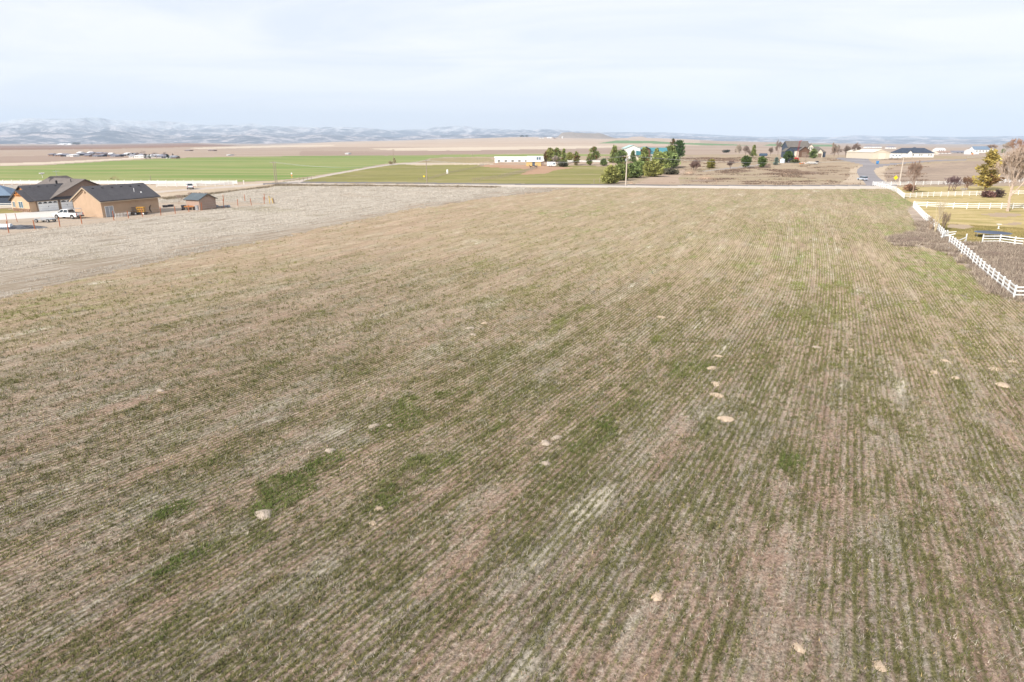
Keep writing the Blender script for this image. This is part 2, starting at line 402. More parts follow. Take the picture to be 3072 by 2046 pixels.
# land beyond the road, middle and right
reg('knoll_grass', [(1260, 549), (1250, 488), (1300, 474), (1480, 470), (2000, 466), (2300, 462), (2700, 455), (3500, 440), (3500, 562), (2300, 560)], (2, .4), 215, 700)
reg('paddock', [(840, 546), (1000, 521), (1100, 503), (1180, 492), (1260, 489), (1400, 492), (1470, 500), (1470, 490), (1640, 497), (1700, 497), (1860, 500), (1880, 520), (1830, 552), (1300, 550)], (2, .5), 215)
reg('corral_dirt', [(1440, 500), (1480, 489), (1640, 496), (1720, 503), (1660, 512), (1640, 520), (1560, 524), (1590, 508), (1500, 503)], (4, 1), 215)
reg('earth_bank', [(1252, 487), (1300, 475), (1380, 473), (1470, 474), (1484, 484), (1400, 489), (1300, 490)], (3, .7), 215)
reg('dirt_track', [(1180, 491), (1200, 488), (1480, 489), (1480, 493), (1250, 496)], (2, .3), 215)
reg('dirt_yard', [(1900, 553), (1935, 540), (1960, 525), (2015, 512), (2060, 508), (2050, 518), (2035, 535), (2040, 552)], (5, 1), 215)
reg('dirt_yard', [(1480, 490), (1480, 484), (1870, 482), (1870, 500), (1700, 495)], (4, .6), 215)
reg('burnt_ground', [(2050, 545), (2060, 540), (2150, 536), (2190, 541), (2080, 549)], (60, 9), 215)
reg('burnt_ground', [(2140, 518), (2200, 506), (2300, 494), (2330, 496), (2240, 510), (2160, 520)], (60, 9), 215)
reg('burnt_ground', [(2300, 518), (2330, 505), (2420, 512), (2480, 521), (2400, 526)], (70, 12), 215)
reg('burnt_ground', [(2050, 478), (2160, 475), (2240, 480), (2200, 489), (2140, 486), (2070, 480)], (80, 12), 215)
reg('burnt_ground', [(2330, 548), (2220, 550), (2240, 545), (2420, 543), (2430, 546)], (60, 7), 215)
reg('gravel_lane', [(2110, 512), (2200, 501), (2290, 492), (2290, 495), (2200, 506), (2110, 515)], (2, .3), 215)
reg('road_verge', [(2520, 552), (2548, 530), (2550, 508), (2575, 498), (2700, 492), (2660, 500), (2655, 512), (2690, 535), (2720, 556)], (3, .8), 215)
reg('pasture', [(2664, 552), (2650, 520), (2680, 500), (2900, 484), (3500, 478), (3500, 560)], (3, .7), 215)
reg('dirt_yard', [(2560, 483), (2700, 480), (2840, 476), (2840, 480), (2700, 487), (2620, 488)], (3, .5), 215)
# roads
reg('road_verge', [(-900, 640), (-900, 560), (0, 556), (700, 552), (850, 540), (850, 552), (800, 560), (645, 578), (480, 593), (200, 612), (0, 625)], (3, .8), 180)
reg('gravel_shoulder', [(840, 549), (1200, 553), (1560, 554), (1980, 557), (2350, 558), (2690, 556), (2690, 566), (2350, 567.5), (1980, 563), (1560, 561), (1200, 557), (830, 553)], (3, .4), 200)
reg('farm_lane', [(430, 577), (560, 566), (700, 556), (800, 549), (830, 549), (800, 554), (700, 562), (560, 571.5), (430, 582), (0, 612), (0, 606)], (0, 0), 200)
reg('country_road', [(790, 549.5), (900, 544.5), (1200, 547), (1560, 551), (1980, 553.6), (2350, 555), (2690, 553.5), (2690, 557), (2350, 558.3), (1980, 557), (1560, 554.6), (1200, 550.8), (900, 549), (790, 554)], (0, 0), 200)
reg('farm_lane', [(840, 547), (900, 539), (1000, 520), (1100, 503), (1180, 491.5), (1250, 489), (1330, 488), (1330, 489.5), (1180, 494), (1100, 506.5), (1000, 525), (920, 540), (900, 548)], (0, 0), 200)
reg('side_road', [(2600, 557), (2589, 542), (2578, 531), (2571, 517), (2573, 508), (2582, 501), (2592, 496), (2567, 489), (2532, 482), (2505, 476), (2514, 473), (2603, 474), (2609, 482), (2623, 491), (2657, 491), (2703, 488), (2800, 480), (2900, 478), (2900, 481), (2800, 484), (2702, 492), (2652, 498), (2628, 505), (2622, 512), (2627, 523), (2642, 537), (2664, 549), (2685, 557)], (0, 0), 215)
# this side of the road
reg('dry_weeds', WEED_EDGE + [(1560, 561), (1200, 557), (830, 553), (800, 559), (645, 578), (480, 593), (300, 606), (-260, 680)], (16, 7))
reg('weedy_ditch', [(480, 594), (600, 584), (645, 579), (720, 570), (800, 560), (830, 554), (830, 557), (800, 563), (700, 574), (640, 583), (500, 599)], (6, 1.2), 100)
reg('weedy_ditch', [(830, 553), (1200, 557), (1500, 560.5), (1500, 563), (1200, 560), (830, 557)], (8, 1.2), 100)
reg('farm_yard', [(-300, 742), (0, 707), (180, 684), (340, 665), (483, 648), (606, 633), (793, 613), (826, 609), (690, 606), (640, 606), (560, 607), (480, 607), (420, 612), (0, 640), (-300, 690)], (3, 1.0))
reg('house_lawn', [(-300, 660), (-300, 625), (40, 628), (70, 637), (0, 646)], (2, .6), 60)
reg('driveway', [(-200, 648), (30, 640), (90, 634), (222, 626), (236, 636), (236, 642), (172, 650), (100, 655), (-200, 668)], (0, 0), 60)
reg('garden_grass', [(2700, 572), (2690, 561), (3500, 555), (3500, 600), (2720, 593)], (2, .6))
reg('garden_grass', [(2716, 596), (3500, 592), (3500, 618), (2750, 616)], (2, .6))
reg('garden_grass', [(2752, 617), (3500, 614), (3500, 735), (2880, 733), (2840, 718)], (2, .8))
reg('bare_patch', [(2942, 645), (2990, 638), (3060, 640), (3068, 646), (3010, 652)], (8, 2))
reg('bare_patch', [(2850, 672), (2900, 674), (2930, 682), (2890, 688), (2840, 682)], (8, 2))
reg('bare_patch', [(3000, 672), (3050, 667), (3072, 671), (3040, 677)], (8, 2))
reg('brushy_ground', [(2880, 730), (3500, 738), (3500, 900), (3048, 905), (3010, 880), (2950, 820)], (5, 2.5))
reg('brushy_ground', [(2736, 616), (2752, 618), (2845, 715), (2885, 738), (2950, 800), (3040, 893), (3036, 905), (2960, 870), (2900, 800), (2850, 765), (2790, 745), (2680, 735), (2660, 715), (2720, 700), (2760, 690), (2740, 660), (2722, 630)], (6, 3))
REGIDX = {}
def inpoly(px, py, P):
    ins = np.zeros(px.shape, bool)
    x0, y0 = P[:, 0].min(), P[:, 1].min(); x1, y1 = P[:, 0].max(), P[:, 1].max()
    cand = np.where((px >= x0) & (px <= x1) & (py >= y0) & (py <= y1))[0]
    if len(cand) == 0: return ins
    qx, qy = px[cand], py[cand]; c = np.zeros(len(cand), bool)
    j = len(P) - 1
    for i in range(len(P)):
        xi, yi = P[i]; xj, yj = P[j]
        if yi != yj:
            hit = ((yi > qy) != (yj > qy)) & (qx < (xj - xi) * (qy - yi) / (yj - yi) + xi)
            c ^= hit
        j = i
    ins[cand] = c
    return ins
def classify(x, y):
    z = terr(x, y); r = np.hypot(x, y)
    px, py = proj(x, y, z)
    res = np.where(r < 262, 0, 1)
    names = ['crop_field', 'open_plain']
    n1 = fbm(x / 1.1, y / 1.1, 1, 3) - .5; n2 = fbm(x / 1.3 + 50, y / 1.3, 3, 3) - .5
    n1f = fbm(x / 9, y / 9, 1, 3) - .5; n2f = fbm(x / 9 + 50, y / 9, 3, 3) - .5
    nb = sstep(90, 300, r)
    n1 = n1 * (1 - nb) + n1f * nb; n2 = n2 * (1 - nb) + n2f * nb
    for (nm, P, wob, r0, r1) in REG:
        if nm not in names: names.append(nm)
        m = inpoly(px + n1 * 2 * wob[0], py + n2 * 2 * wob[1], P) & (r >= r0) & (r <= r1)
        res[m] = names.index(nm)
    return res, names

def polar(az, rr):
    A, R = np.meshgrid(az, rr)                 # rows: rings
    x = R * np.sin(A); y = R * np.cos(A)
    V = np.stack([x.ravel(), y.ravel(), terr(x.ravel(), y.ravel())], 1)
    n, m = len(rr), len(az)
    i = (np.arange(n - 1)[:, None] * m + np.arange(m - 1)[None, :]).ravel()
    Q = np.stack([i, i + 1, i + m + 1, i + m], 1)[:, ::-1]
    return V, Q
def r_of_py(py):
    dy = (CY - py) / F
    return CAMH / (SP - dy * CP) * (CP + dy * SP)
near_r = np.concatenate([[0.4, 2, 4, 6, 8], [r_of_py(q) for q in np.arange(2600, 901, -7)], [r_of_py(q) for q in np.arange(900, 569.5, -2.5)]])
RSPLIT = near_r[-1]
far_r = np.concatenate([[RSPLIT], [r_of_py(q) for q in np.arange(568, 449, -1.1)]])
far_r = np.concatenate([far_r, np.geomspace(far_r[-1], 9800, 84)[1:]])
grids = [polar(np.radians(np.arange(-52, 52.01, .125)), near_r), polar(np.radians(np.arange(-48, 48.01, .08)), far_r)]
# ------------------------------------------------------------------ ground materials
def field_mat():
    t = NT("crop_field_soil", 0.95, 0.05)
    phi = t.attr("phi"); uu = t.attr("ucoord"); g = t.attr("green"); b = t.attr("bare"); s = t.attr("straw"); dry = t.attr("dry")
    p = t.pos()
    def rc(a, c): return t.comb(t.math('MULTIPLY', uu, a), t.math('MULTIPLY', phi, c))
    streak = t.noise(rc(0.22, 2.9), 1.0, 4, 0.6)       # single rows
    swath = t.noise(rc(0.035, 0.5), 1.0, 5, 0.62)      # passes of the drill
    clump = t.noise(rc(1.5, 3.4), 1.0, 5, 0.72)
    jig = t.noise(p, 0.9, 4, 0.65)
    ph = t.math('MULTIPLY_ADD', jig, 0.20, phi)
    wave = t.math('MULTIPLY_ADD', t.math('SINE', t.math('MULTIPLY', ph, 2 * math.pi / PITCHROW)), 0.5, 0.5)
    vis = t.ramp(t.noise(rc(0.10, 0.35), 1.0, 3, .6), [(0.34, 0.45), (0.58, 1.3)])
    wave = t.math('MULTIPLY_ADD', t.math('SUBTRACT', wave, .5), vis, .5)
    fine = t.math('MULTIPLY_ADD', t.math('SUBTRACT', t.noise(p, 7.0, 6, 0.86), .5), 1.45, .515)
    mid = t.noise(p, 1.6, 5, 0.75)
    soil = t.mix(dry, t.ramp(fine, [(0.28, (0.10, 0.066, 0.047)), (0.5, (0.295, 0.20, 0.148)), (0.74, (0.56, 0.40, 0.31))]), t.ramp(fine, [(0.30, (0.235, 0.162, 0.115)), (0.5, (0.37, 0.268, 0.188)), (0.70, (0.51, 0.385, 0.28))]))
    straw = t.mix(dry, t.ramp(fine, [(0.28, (0.075, 0.062, 0.048)), (0.50, (0.255, 0.218, 0.172)), (0.74, (0.56, 0.50, 0.415))]), t.ramp(fine, [(0.30, (0.21, 0.172, 0.122)), (0.52, (0.385, 0.315, 0.225)), (0.72, (0.56, 0.47, 0.36))]))
    sm = t.math('MULTIPLY_ADD', clump, 2.4, t.math('MULTIPLY_ADD', streak, 1.4, t.math('MULTIPLY_ADD', swath, 1.0, t.math('MULTIPLY_ADD', s, 0.9, t.math('MULTIPLY_ADD', b, -0.35, -2.1)))), clamp=True)
    base = t.mix(sm, soil, straw)
    green = t.mix(dry, t.ramp(fine, [(0.30, (0.040, 0.041, 0.015)), (0.52, (0.120, 0.115, 0.042)), (0.74, (0.26, 0.23, 0.105))]), t.ramp(fine, [(0.28, (0.10, 0.098, 0.035)), (0.52, (0.215, 0.195, 0.075)), (0.76, (0.38, 0.325, 0.155))]))
    fresh = t.ramp(fine, [(0.28, (0.085, 0.11, 0.03)), (0.52, (0.19, 0.225, 0.062)), (0.76, (0.34, 0.345, 0.13))])
    green = t.mix(t.math('MULTIPLY', t.ramp(g, [(0.5, 0.0), (0.8, 1.0)]), dry), green, fresh)
    base = t.mix(t.ramp(s, [(0.78, 0.0), (1.0, 0.8)]), base, (0.60, 0.53, 0.43))
    gm = t.math('MULTIPLY_ADD', wave, 1.25, t.math('MULTIPLY_ADD', clump, 2.0, t.math('MULTIPLY_ADD', mid, 1.7, t.math('MULTIPLY_ADD', g, 1.1, t.math('MULTIPLY_ADD', b, -0.5, t.math('MULTIPLY_ADD', swath, -.6, -2.18))))), clamp=True)
    gm = t.math('MULTIPLY', gm, 0.92)
    col = t.mix(gm, base, green)
    tone = t.ramp(t.math('MULTIPLY_ADD', swath, .3, t.math('MULTIPLY', streak, .7)), [(0.34, 0.72), (0.64, 1.34)])
    col = t.mix(1.0, col, tone, 'MULTIPLY')
    h = t.math('MULTIPLY_ADD', wave, -0.6, t.math('MULTIPLY_ADD', fine, 0.8, t.math('MULTIPLY', clump, 0.8)))
    t.bump(h, 1.0, 0.08)
    return t.color(col)
def rowstretch(k): return ((1, k, 1), ROW)
GM = {}
GM['crop_field'] = field_mat()
def weed_mat():
    t = NT("dry_weeds_soil", 0.95, 0.05)
    phi = t.attr("phi"); uu = t.attr("ucoord"); p = t.pos()
    st = t.noise(t.comb(t.math('MULTIPLY', uu, 0.10), t.math('MULTIPLY', phi, 1.3)), 1.0, 6, 0.68)
    broad = t.noise(p, 0.06, 5, 0.62, .8)
    fine = t.noise(p, 2.6, 5, 0.75)
    c = t.ramp(fine, [(0.28, (0.25, 0.21, 0.165)), (0.5, (0.41, 0.36, 0.30)), (0.75, (0.57, 0.52, 0.45))])
    c = t.mix(t.ramp(st, [(0.40, 0.85), (0.49, 0.0)]), c, (0.19, 0.155, 0.115))  # dark streaks along the rows: furrow shadow lines put into the colour
    c = t.mix(t.ramp(broad, [(0.56, 0.0), (0.70, 0.6)]), c, (0.33, 0.245, 0.175))
    c = t.mix(t.ramp(broad, [(0.30, 0.6), (0.42, 0.0)]), c, (0.235, 0.205, 0.13))
    c = t.mix(t.math('MULTIPLY', t.attr('edge'), t.ramp(st, [(.42, .95), (.62, .25)])), c, (0.235, 0.185, 0.135))
    t.bump(t.math('ADD', st, fine), 0.8, 0.15)
    return t.color(c)
GM['dry_weeds'] = weed_mat()
GM['open_plain'] = ground_mat('open_plain_soil', [(0.29, 0.215, 0.165), (0.35, 0.275, 0.22), (0.27, 0.20, 0.155)], 0.0016, .02, ((1, 3.0, 1), 0.1), .12)
GM['stubble_plain'] = ground_mat('stubble_plain_soil', [(0.37, 0.285, 0.225), (0.43, 0.345, 0.275), (0.34, 0.25, 0.195)], 0.0014, .02, ((1, 4.0, 1), -0.06), .10)
GM['ploughed_field'] = ground_mat('ploughed_field_soil', [(0.17, 0.105, 0.085), (0.25, 0.165, 0.125), (0.20, 0.12, 0.095)], 0.0012, .02, ((.5, 4.0, 1), -.05), .12)
GM['brown_field'] = ground_mat('brown_field_soil', [(0.27, 0.20, 0.16), (0.31, 0.235, 0.19)], 0.004, .05, ((1, 4, 1), 0.1), .10)
GM['pale_field'] = ground_mat('pale_field_soil', [(0.46, 0.38, 0.30), (0.52, 0.44, 0.35)], 0.004, .05, ((1, 4, 1), 0.0), .08)
GM['butte'] = ground_mat('butte_rock', [(0.20, 0.17, 0.15), (0.29, 0.24, 0.20)], 0.006, .04, None, .25)
GM['far_green_field'] = ground_mat('far_green_crop', [(0.12, 0.20, 0.095), (0.16, 0.24, 0.12)], 0.004, .05, None, .08)
GM['green_field'] = ground_mat('green_field_crop', [(0.095, 0.185, 0.042), (0.165, 0.225, 0.07), (0.27, 0.265, 0.115), (0.11, 0.20, 0.047)], 0.03, .25, ((.22, 2.6, 1), 0.04), .18,
    [(0.013, .58, .72, (0.29, 0.255, 0.12), 11.)])
GM['knoll_grass'] = ground_mat('knoll_grass_soil', [(0.25, 0.19, 0.13), (0.34, 0.265, 0.19), (0.28, 0.23, 0.14)], 0.03, .5, ((.6, 1.4, 1), 0.1), .22,
    [(0.02, .60, .70, (0.26, 0.235, 0.125), 3.), (0.05, .68, .78, (0.17, 0.115, 0.08), 30.)], .3)
GM['paddock'] = ground_mat('paddock_grass', [(0.16, 0.15, 0.055), (0.22, 0.205, 0.075), (0.27, 0.225, 0.11)], 0.03, .6, ((.5, 1.6, 1), 0.1), .2,
    [(0.035, .56, .70, (0.33, 0.27, 0.17), 9.), (0.02, .60, .72, (0.145, 0.165, 0.05), 40.)], .3)
GM['corral_dirt'] = ground_mat('corral_dirt_soil', [(0.33, 0.20, 0.13), (0.38, 0.25, 0.17)], 0.06, .8, None, .15)
GM['earth_bank'] = ground_mat('earth_bank_soil', [(0.23, 0.19, 0.10), (0.31, 0.25, 0.15)], 0.08, .9, None, .35)
GM['dirt_track'] = ground_mat('dirt_track_soil', [(0.42, 0.34, 0.25), (0.47, 0.38, 0.28)], 0.06, .8, None, .12)
GM['dirt_yard'] = ground_mat('dirt_yard_soil', [(0.32, 0.235, 0.175), (0.40, 0.31, 0.24)], 0.06, .8, None, .18)
GM['burnt_ground'] = ground_mat('burnt_ground_soil', [(0.13, 0.088, 0.065), (0.22, 0.155, 0.11), (0.31, 0.23, 0.165)], 0.12, .8, ((.5, 1.5, 1), 0), .3)
GM['gravel_lane'] = ground_mat('gravel_lane_stone', [(0.27, 0.24, 0.215), (0.33, 0.29, 0.26)], 0.1, 1.5, None, .12)
GM['road_verge'] = ground_mat('road_verge_soil', [(0.36, 0.285, 0.205), (0.44, 0.355, 0.27), (0.33, 0.25, 0.175)], 0.05, .8, None, .2)
GM['pasture'] = ground_mat('pasture_soil', [(0.235, 0.18, 0.145), (0.31, 0.24, 0.185), (0.36, 0.28, 0.21)], 0.035, .5, ((.6, 1.6, 1), 0), .28)
GM['gravel_shoulder'] = ground_mat('gravel_shoulder_stone', [(0.46, 0.405, 0.345), (0.54, 0.475, 0.41)], 0.08, 1.2, None, .12)
GM['country_road'] = ground_mat('country_road_asphalt', [(0.165, 0.15, 0.15), (0.20, 0.185, 0.18)], 0.06, 1.0, None, .10)
GM['side_road'] = ground_mat('side_road_asphalt', [(0.21, 0.195, 0.20), (0.27, 0.25, 0.255)], 0.05, 1.0, None, .12)
GM['farm_lane'] = ground_mat('farm_lane_gravel', [(0.40, 0.345, 0.30), (0.46, 0.40, 0.345)], 0.06, 1.0, None, .10)
GM['weedy_ditch'] = ground_mat('weedy_ditch_soil', [(0.18, 0.15, 0.105), (0.28, 0.23, 0.165), (0.36, 0.30, 0.22)], 0.25, 1.8, None, .4, None, .5)
GM['farm_yard'] = ground_mat('farm_yard_gravel', [(0.31, 0.245, 0.185), (0.38, 0.31, 0.245), (0.34, 0.27, 0.21)], 0.11, 2.5, None, .16)
GM['house_lawn'] = ground_mat('house_lawn_grass', [(0.22, 0.19, 0.07), (0.29, 0.235, 0.10)], 0.15, 3, None, .2)
GM['driveway'] = ground_mat('driveway_concrete', [(0.50, 0.475, 0.44), (0.56, 0.53, 0.49)], 0.12, 3, None, .06)
GM['garden_grass'] = ground_mat('garden_lawn', [(0.22, 0.20, 0.07), (0.34, 0.275, 0.115), (0.46, 0.355, 0.185), (0.30, 0.255, 0.095)], 0.16, 2.5, ((.6, 1.8, 1), 0), .25,
    [(0.16, .54, .66, (0.40, 0.305, 0.175), 9.)], .4)
GM['bare_patch'] = ground_mat('bare_patch_soil', [(0.33, 0.25, 0.175), (0.37, 0.285, 0.205)], 0.3, 4, None, .15)
GM['brushy_ground'] = ground_mat('brushy_ground_soil', [(0.24, 0.19, 0.155), (0.37, 0.30, 0.245), (0.46, 0.38, 0.29)], 0.3, 3.5, None, .4,
    [(0.2, .60, .74, (0.17, 0.165, 0.075), 12.)], .6)

# ------------------------------------------------------------------ the ground sheets
for gi, (V, Q) in enumerate(grids):
    c = V[Q].mean(1)
    res, names = classify(c[:, 0], c[:, 1])
    for k, nm in enumerate(names):
        sel = Q[res == k]
        if len(sel) == 0: continue
        uq, inv = np.unique(sel, return_inverse=True)
        v = V[uq]; f = inv.reshape(-1, 4)
        at_ = None
        if nm in ('crop_field', 'dry_weeds'):
            u, w = uv_of(v[:, 0], v[:, 1])
            at_ = {'ucoord': u, 'phi': phi_of(u, w)}
            at_['edge'] = sstep(-97, -79, w + 14 * (fbm(u / 12, w / 5, 4, 3) - .5))
            if nm == 'crop_field':
                G_, B_, S_ = cover(v[:, 0], v[:, 1])
                at_.update(green=G_, bare=B_, straw=S_, dry=dryness(v[:, 0], v[:, 1]))
        struct(nm, mesh_np(nm, v, f, GM[nm], 4, at_, True))
del grids
# the plain outside the view, so that the ground goes on all round
V, Q = polar(np.radians(np.arange(50, 310.1, 5)), np.array([0.4, 8, 40, 150, 400, 900, 2000, 5000, 9800]))
struct('open_plain', mesh_np('surrounding_plain', V, Q, GM['open_plain'], 4))

# ------------------------------------------------------------------ mountains on the horizon
def skyline_mesh(name, X, Y, r0, r1, mat, seed, rough, az_step=.038, nr=84, base=-60, crest=.55, taper=True):
    X = np.array(X, float); Y = np.array(Y, float)
    a0 = math.atan((X[0] - CX) / 2020); a1 = math.atan((X[-1] - CX) / 2020)
    az = np.arange(a0, a1, math.radians(az_step)); rr = np.linspace(r0, r1, nr)
    A, R = np.meshgrid(az, rr)
    col = CX + 2020 * np.tan(A)
    yy = np.interp(col, X, Y)
    dy = (CY - yy) / F
    el = (-SP + dy * CP) / np.hypot((col - CX) / F, CP + dy * SP)
    t = (R - r0) / (r1 - r0)
    top = CAMH + el * (r0 + crest * (r1 - r0)) - base
    x = R * np.sin(A); y = R * np.cos(A)
    s = 2100.0
    n = fbm(x / s + seed, y / s, seed, 7, .6)
    ridge = 1 - np.abs(2 * fbm(x / (s * 1.1) + 3 * seed, y / (s * 1.1), seed + 2, 5, .5) - 1) * 1.9
    env = np.clip(1 - np.abs(t - crest) / np.where(t < crest, crest, 1 - crest), 0, 1)
    prof = env ** 0.85
    relief = (0.62 * ridge + 0.55 * n - 0.55)
    h = top * (prof + rough * relief * (0.25 + np.sqrt(np.clip(env * (1.15 - env), 0, 1))))
    h = np.minimum(h, top * (0.985 + .03 * n)) + base
    V = np.stack([x.ravel(), y.ravel(), h.ravel()], 1)
    k, m = len(rr), len(az)
    i = (np.arange(k - 1)[:, None] * m + np.arange(m - 1)[None, :]).ravel()
    return struct(name, mesh_np(name, V, np.stack([i, i + 1, i + m + 1, i + m], 1)[:, ::-1], mat, 4, None, False))
def mountain_mat(name, snow0, snow1):
    t = NT(name, 0.95, 0.03)
    p = t.pos()
    geo = t.n("ShaderNodeNewGeometry")
    sx = t.n("ShaderNodeSeparateXYZ"); t.l(p, sx.inputs[0])
    nz = t.n("ShaderNodeSeparateXYZ"); t.l(geo.outputs['True Normal'], nz.inputs[0])
    n = t.noise(p, 0.0024, 7, 0.70)
    rock = t.ramp(n, [(0.40, (0.012, 0.018, 0.04)), (0.5, (0.13, 0.12, 0.135)), (0.58, (0.64, 0.54, 0.51))])  # rock patches; the dark ones tinted blue, distance haze put into the colour
    t.bump(t.noise(p, 0.0035, 6, .68), 1.0, 320.0)
    hgt = t.math('MULTIPLY_ADD', n, 520.0, sx.outputs[2])
    sm = t.math('MULTIPLY', t.ramp(t.math('MULTIPLY_ADD', hgt, 1.0 / (snow1 - snow0), -snow0 / (snow1 - snow0)), [(0.0, 0.0), (1.0, 1.0)]),
                t.ramp(t.noise(p, 0.0025, 5, .7), [(0.38, 0.25), (0.58, 1.0)]))
    return t.color(t.mix(sm, rock, (0.80, 0.81, 0.83)))
MM = mountain_mat('snowy_range_rock_haze_tint', 500, 760)
skyline_mesh('snowy_mountains', [-900, -500, -200, 0, 50, 100, 150, 200, 260, 300, 340, 370, 420, 480, 520, 560, 600, 640, 680, 720, 770, 800, 860, 900, 950, 1000, 1050, 1100, 1150, 1200, 1240, 1280, 1310, 1350, 1390, 1450, 1500, 1550, 1620, 1700, 1800, 1900, 2000],
    [370, 362, 366, 368, 360, 357, 359, 358, 356, 356, 361, 362, 363, 365, 366, 368, 375, 378, 377, 378, 373, 381, 382, 381, 382, 382, 385, 387, 391, 392, 389, 388, 382, 378, 380, 387, 388, 389, 390, 391, 397, 402, 412], 17000, 27500, MM, 1, .95)
FM = mountain_mat('foothill_rock_haze_tint', 3000, 4000)
skyline_mesh('foothills', [-900, -300, 0, 120, 240, 330, 430, 520, 640, 760, 860, 960, 1080, 1200, 1300, 1420, 1560, 1700, 1850],
    [402, 398, 406, 396, 404, 392, 398, 404, 407, 403, 410, 404, 409, 412, 402, 404, 405, 409, 420], 12500, 17500, FM, 5, 1.0, nr=44, base=-50)
skyline_mesh('far_mesas', [1500, 1640, 1760, 1800, 1900, 2000, 2100, 2200, 2300, 2370, 2420, 2500, 2560, 2600, 2650, 2720, 2790, 2900, 3000, 3072, 3300, 3900],
    [398, 392, 393, 397, 396, 397, 402, 407, 411, 409, 411, 411, 406, 406.5, 409, 408, 409, 410, 408, 408, 407, 410], 23500, 28000, FM, 3, .10, nr=30, base=-60, crest=.3)
skyline_mesh('far_mesas', [1850, 1930, 2000, 2100, 2200, 2300, 2400, 2600, 2800, 3072, 3600],
    [420, 405, 406, 409, 412, 415, 418, 419, 418, 419, 420], 16000, 21000, FM, 2, .22, nr=30, base=-60, crest=.3)

# ------------------------------------------------------------------ the air
hz = MB().bx(-32000, 32000, -6000, 28500, -260, 1080)
hm = bpy.data.materials.new("haze_air"); hm.use_nodes = True
ht = hm.node_tree; ht.nodes.clear()
ho = ht.nodes.new("ShaderNodeOutputMaterial"); hv = ht.nodes.new("ShaderNodeVolumePrincipled")
hv.inputs['Color'].default_value = (0.70, 0.83, 1.0, 1); hv.inputs['Density'].default_value = 6.3e-5; hv.inputs['Anisotropy'].default_value = 0.0
ht.links.new(hv.outputs[0], ho.inputs['Volume'])
tag(hz.build('haze', hm), 'thin pale blue haze over the whole plain', 'haze', None, 'stuff')
# ------------------------------------------------------------------ plants and litter on the ground (nobody could count them)
def blades(x, y, z, n, ln, wd, lean, colr, jitter=0.05, cvar=0.22, r_=rng):
    """n single-triangle blades round every point; returns vertices and colours"""
    N = len(x)
    X = np.repeat(x, n) + r_.normal(0, 1, N * n) * np.repeat(np.broadcast_to(jitter, N), n)
    Y = np.repeat(y, n) + r_.normal(0, 1, N * n) * np.repeat(np.broadcast_to(jitter, N), n)
    Z = np.repeat(z, n)
    a = r_.random(N * n) * 2 * math.pi
    le = np.repeat(np.broadcast_to(lean, N), n) * (0.5 + r_.random(N * n))
    le = np.clip(le, 0.05, 1.5)
    l = np.repeat(np.broadcast_to(ln, N), n) * (0.55 + 0.9 * r_.random(N * n))
    w = np.repeat(np.broadcast_to(wd, N), n) * (0.6 + 0.8 * r_.random(N * n)) / 2
    b = a + math.pi / 2 + r_.normal(0, .5, N * n)
    bx, by = np.cos(b) * w, np.sin(b) * w
    tip = np.stack([X + np.cos(a) * np.sin(le) * l, Y + np.sin(a) * np.sin(le) * l, Z + np.cos(le) * l], 1)
    V = np.stack([np.stack([X - bx, Y - by, Z - .01], 1), np.stack([X + bx, Y + by, Z - .01], 1), tip], 1).reshape(-1, 3)
    c = np.repeat(colr, n, 0) * (1 + cvar * r_.normal(0, 1, (N * n, 1)))
    C = np.repeat(np.clip(c, 0.01, .9), 3, 0)
    return V, C
def stuff_mesh(name, parts, mat, label, cat):
    V = np.concatenate([p[0] for p in parts]); C = np.concatenate([p[1] for p in parts])
    me = mesh_np(name, V, np.arange(len(V)).reshape(-1, 3), mat, 3, {'col': C})
    return tag(link(name, me), label, cat, None, 'stuff')
PLANT = vcol_mat("dry_and_green_blades", 0.8, 0.12, 0.18)
# candidate points: density falls with distance
def scatter(dens, r0, r1, az0, az1, N):
    a = np.radians(az0 + (az1 - az0) * rng.random(N))
    rr = np.linspace(r0, r1, 600)
    pdf = dens(rr) * rr; cdf = np.cumsum(pdf); cdf /= cdf[-1]
    r = np.interp(rng.random(N), cdf, rr)
    return r * np.sin(a), r * np.cos(a), r
x, y, r = scatter(lambda q: 1 / (1 + (q / 34.0) ** 2), 13.5, 150, -46, 46, 360000)
px, py = proj(x, y, terr(x, y))
ok = (px > -120) & (px < 3200) & (py < 2200)
x, y, r = x[ok], y[ok], r[ok]
u, v = uv_of(x, y)
row = np.round(phi_of(u, v) / PITCHROW)
inrow = rng.random(len(x)) < 0.72
tgt = (row + 0.25) * PITCHROW + rng.normal(0, .036, len(x))
v2 = tgt.copy()
for _ in range(6): v2 = tgt - tilt(u, v2)
v = np.where(inrow, v2, v)
x = u * RD.x + v * RD.y; y = u * RD.y - v * RD.x
reg_id, reg_names = classify(x + rng.normal(0, .7, len(x)), y + rng.normal(0, .7, len(x)))
DR = dryness(x, y)[:, None]
isf = reg_id == 0
G_, B_, S_ = cover(x, y)
rowvar = fbm(u / 3.0, row * 1.37, 2, 2)
k = rng.random(len(x))
sz = np.clip((r / 25.0) ** 0.32, .8, 1.6); fade = 1 - .85 * sstep(30, 105, r)
wg = np.where(inrow, 0.17 + 1.0 * G_ * (0.3 + 1.2 * rowvar), 0.06 + 0.7 * np.clip(G_ - .4, 0, 1)) * (1 - .6 * B_) * fade
wst = (np.where(inrow, 0.12, 0.34) + 0.3 * S_ * np.where(inrow, .5, 1) - 0.25 * B_) * fade
mg = isf & (k < wg); ms = isf & ~mg & (k < wg + wst); mc = isf & ~mg & ~ms & (rng.random(len(x)) < 0.10 + 0.25 * B_)
def zof(m): return terr(x[m], y[m])
t_ = rng.random(mg.sum())[:, None]; gb = np.clip(G_[mg] * 2.2 - 1.3, 0, 1)[:, None]
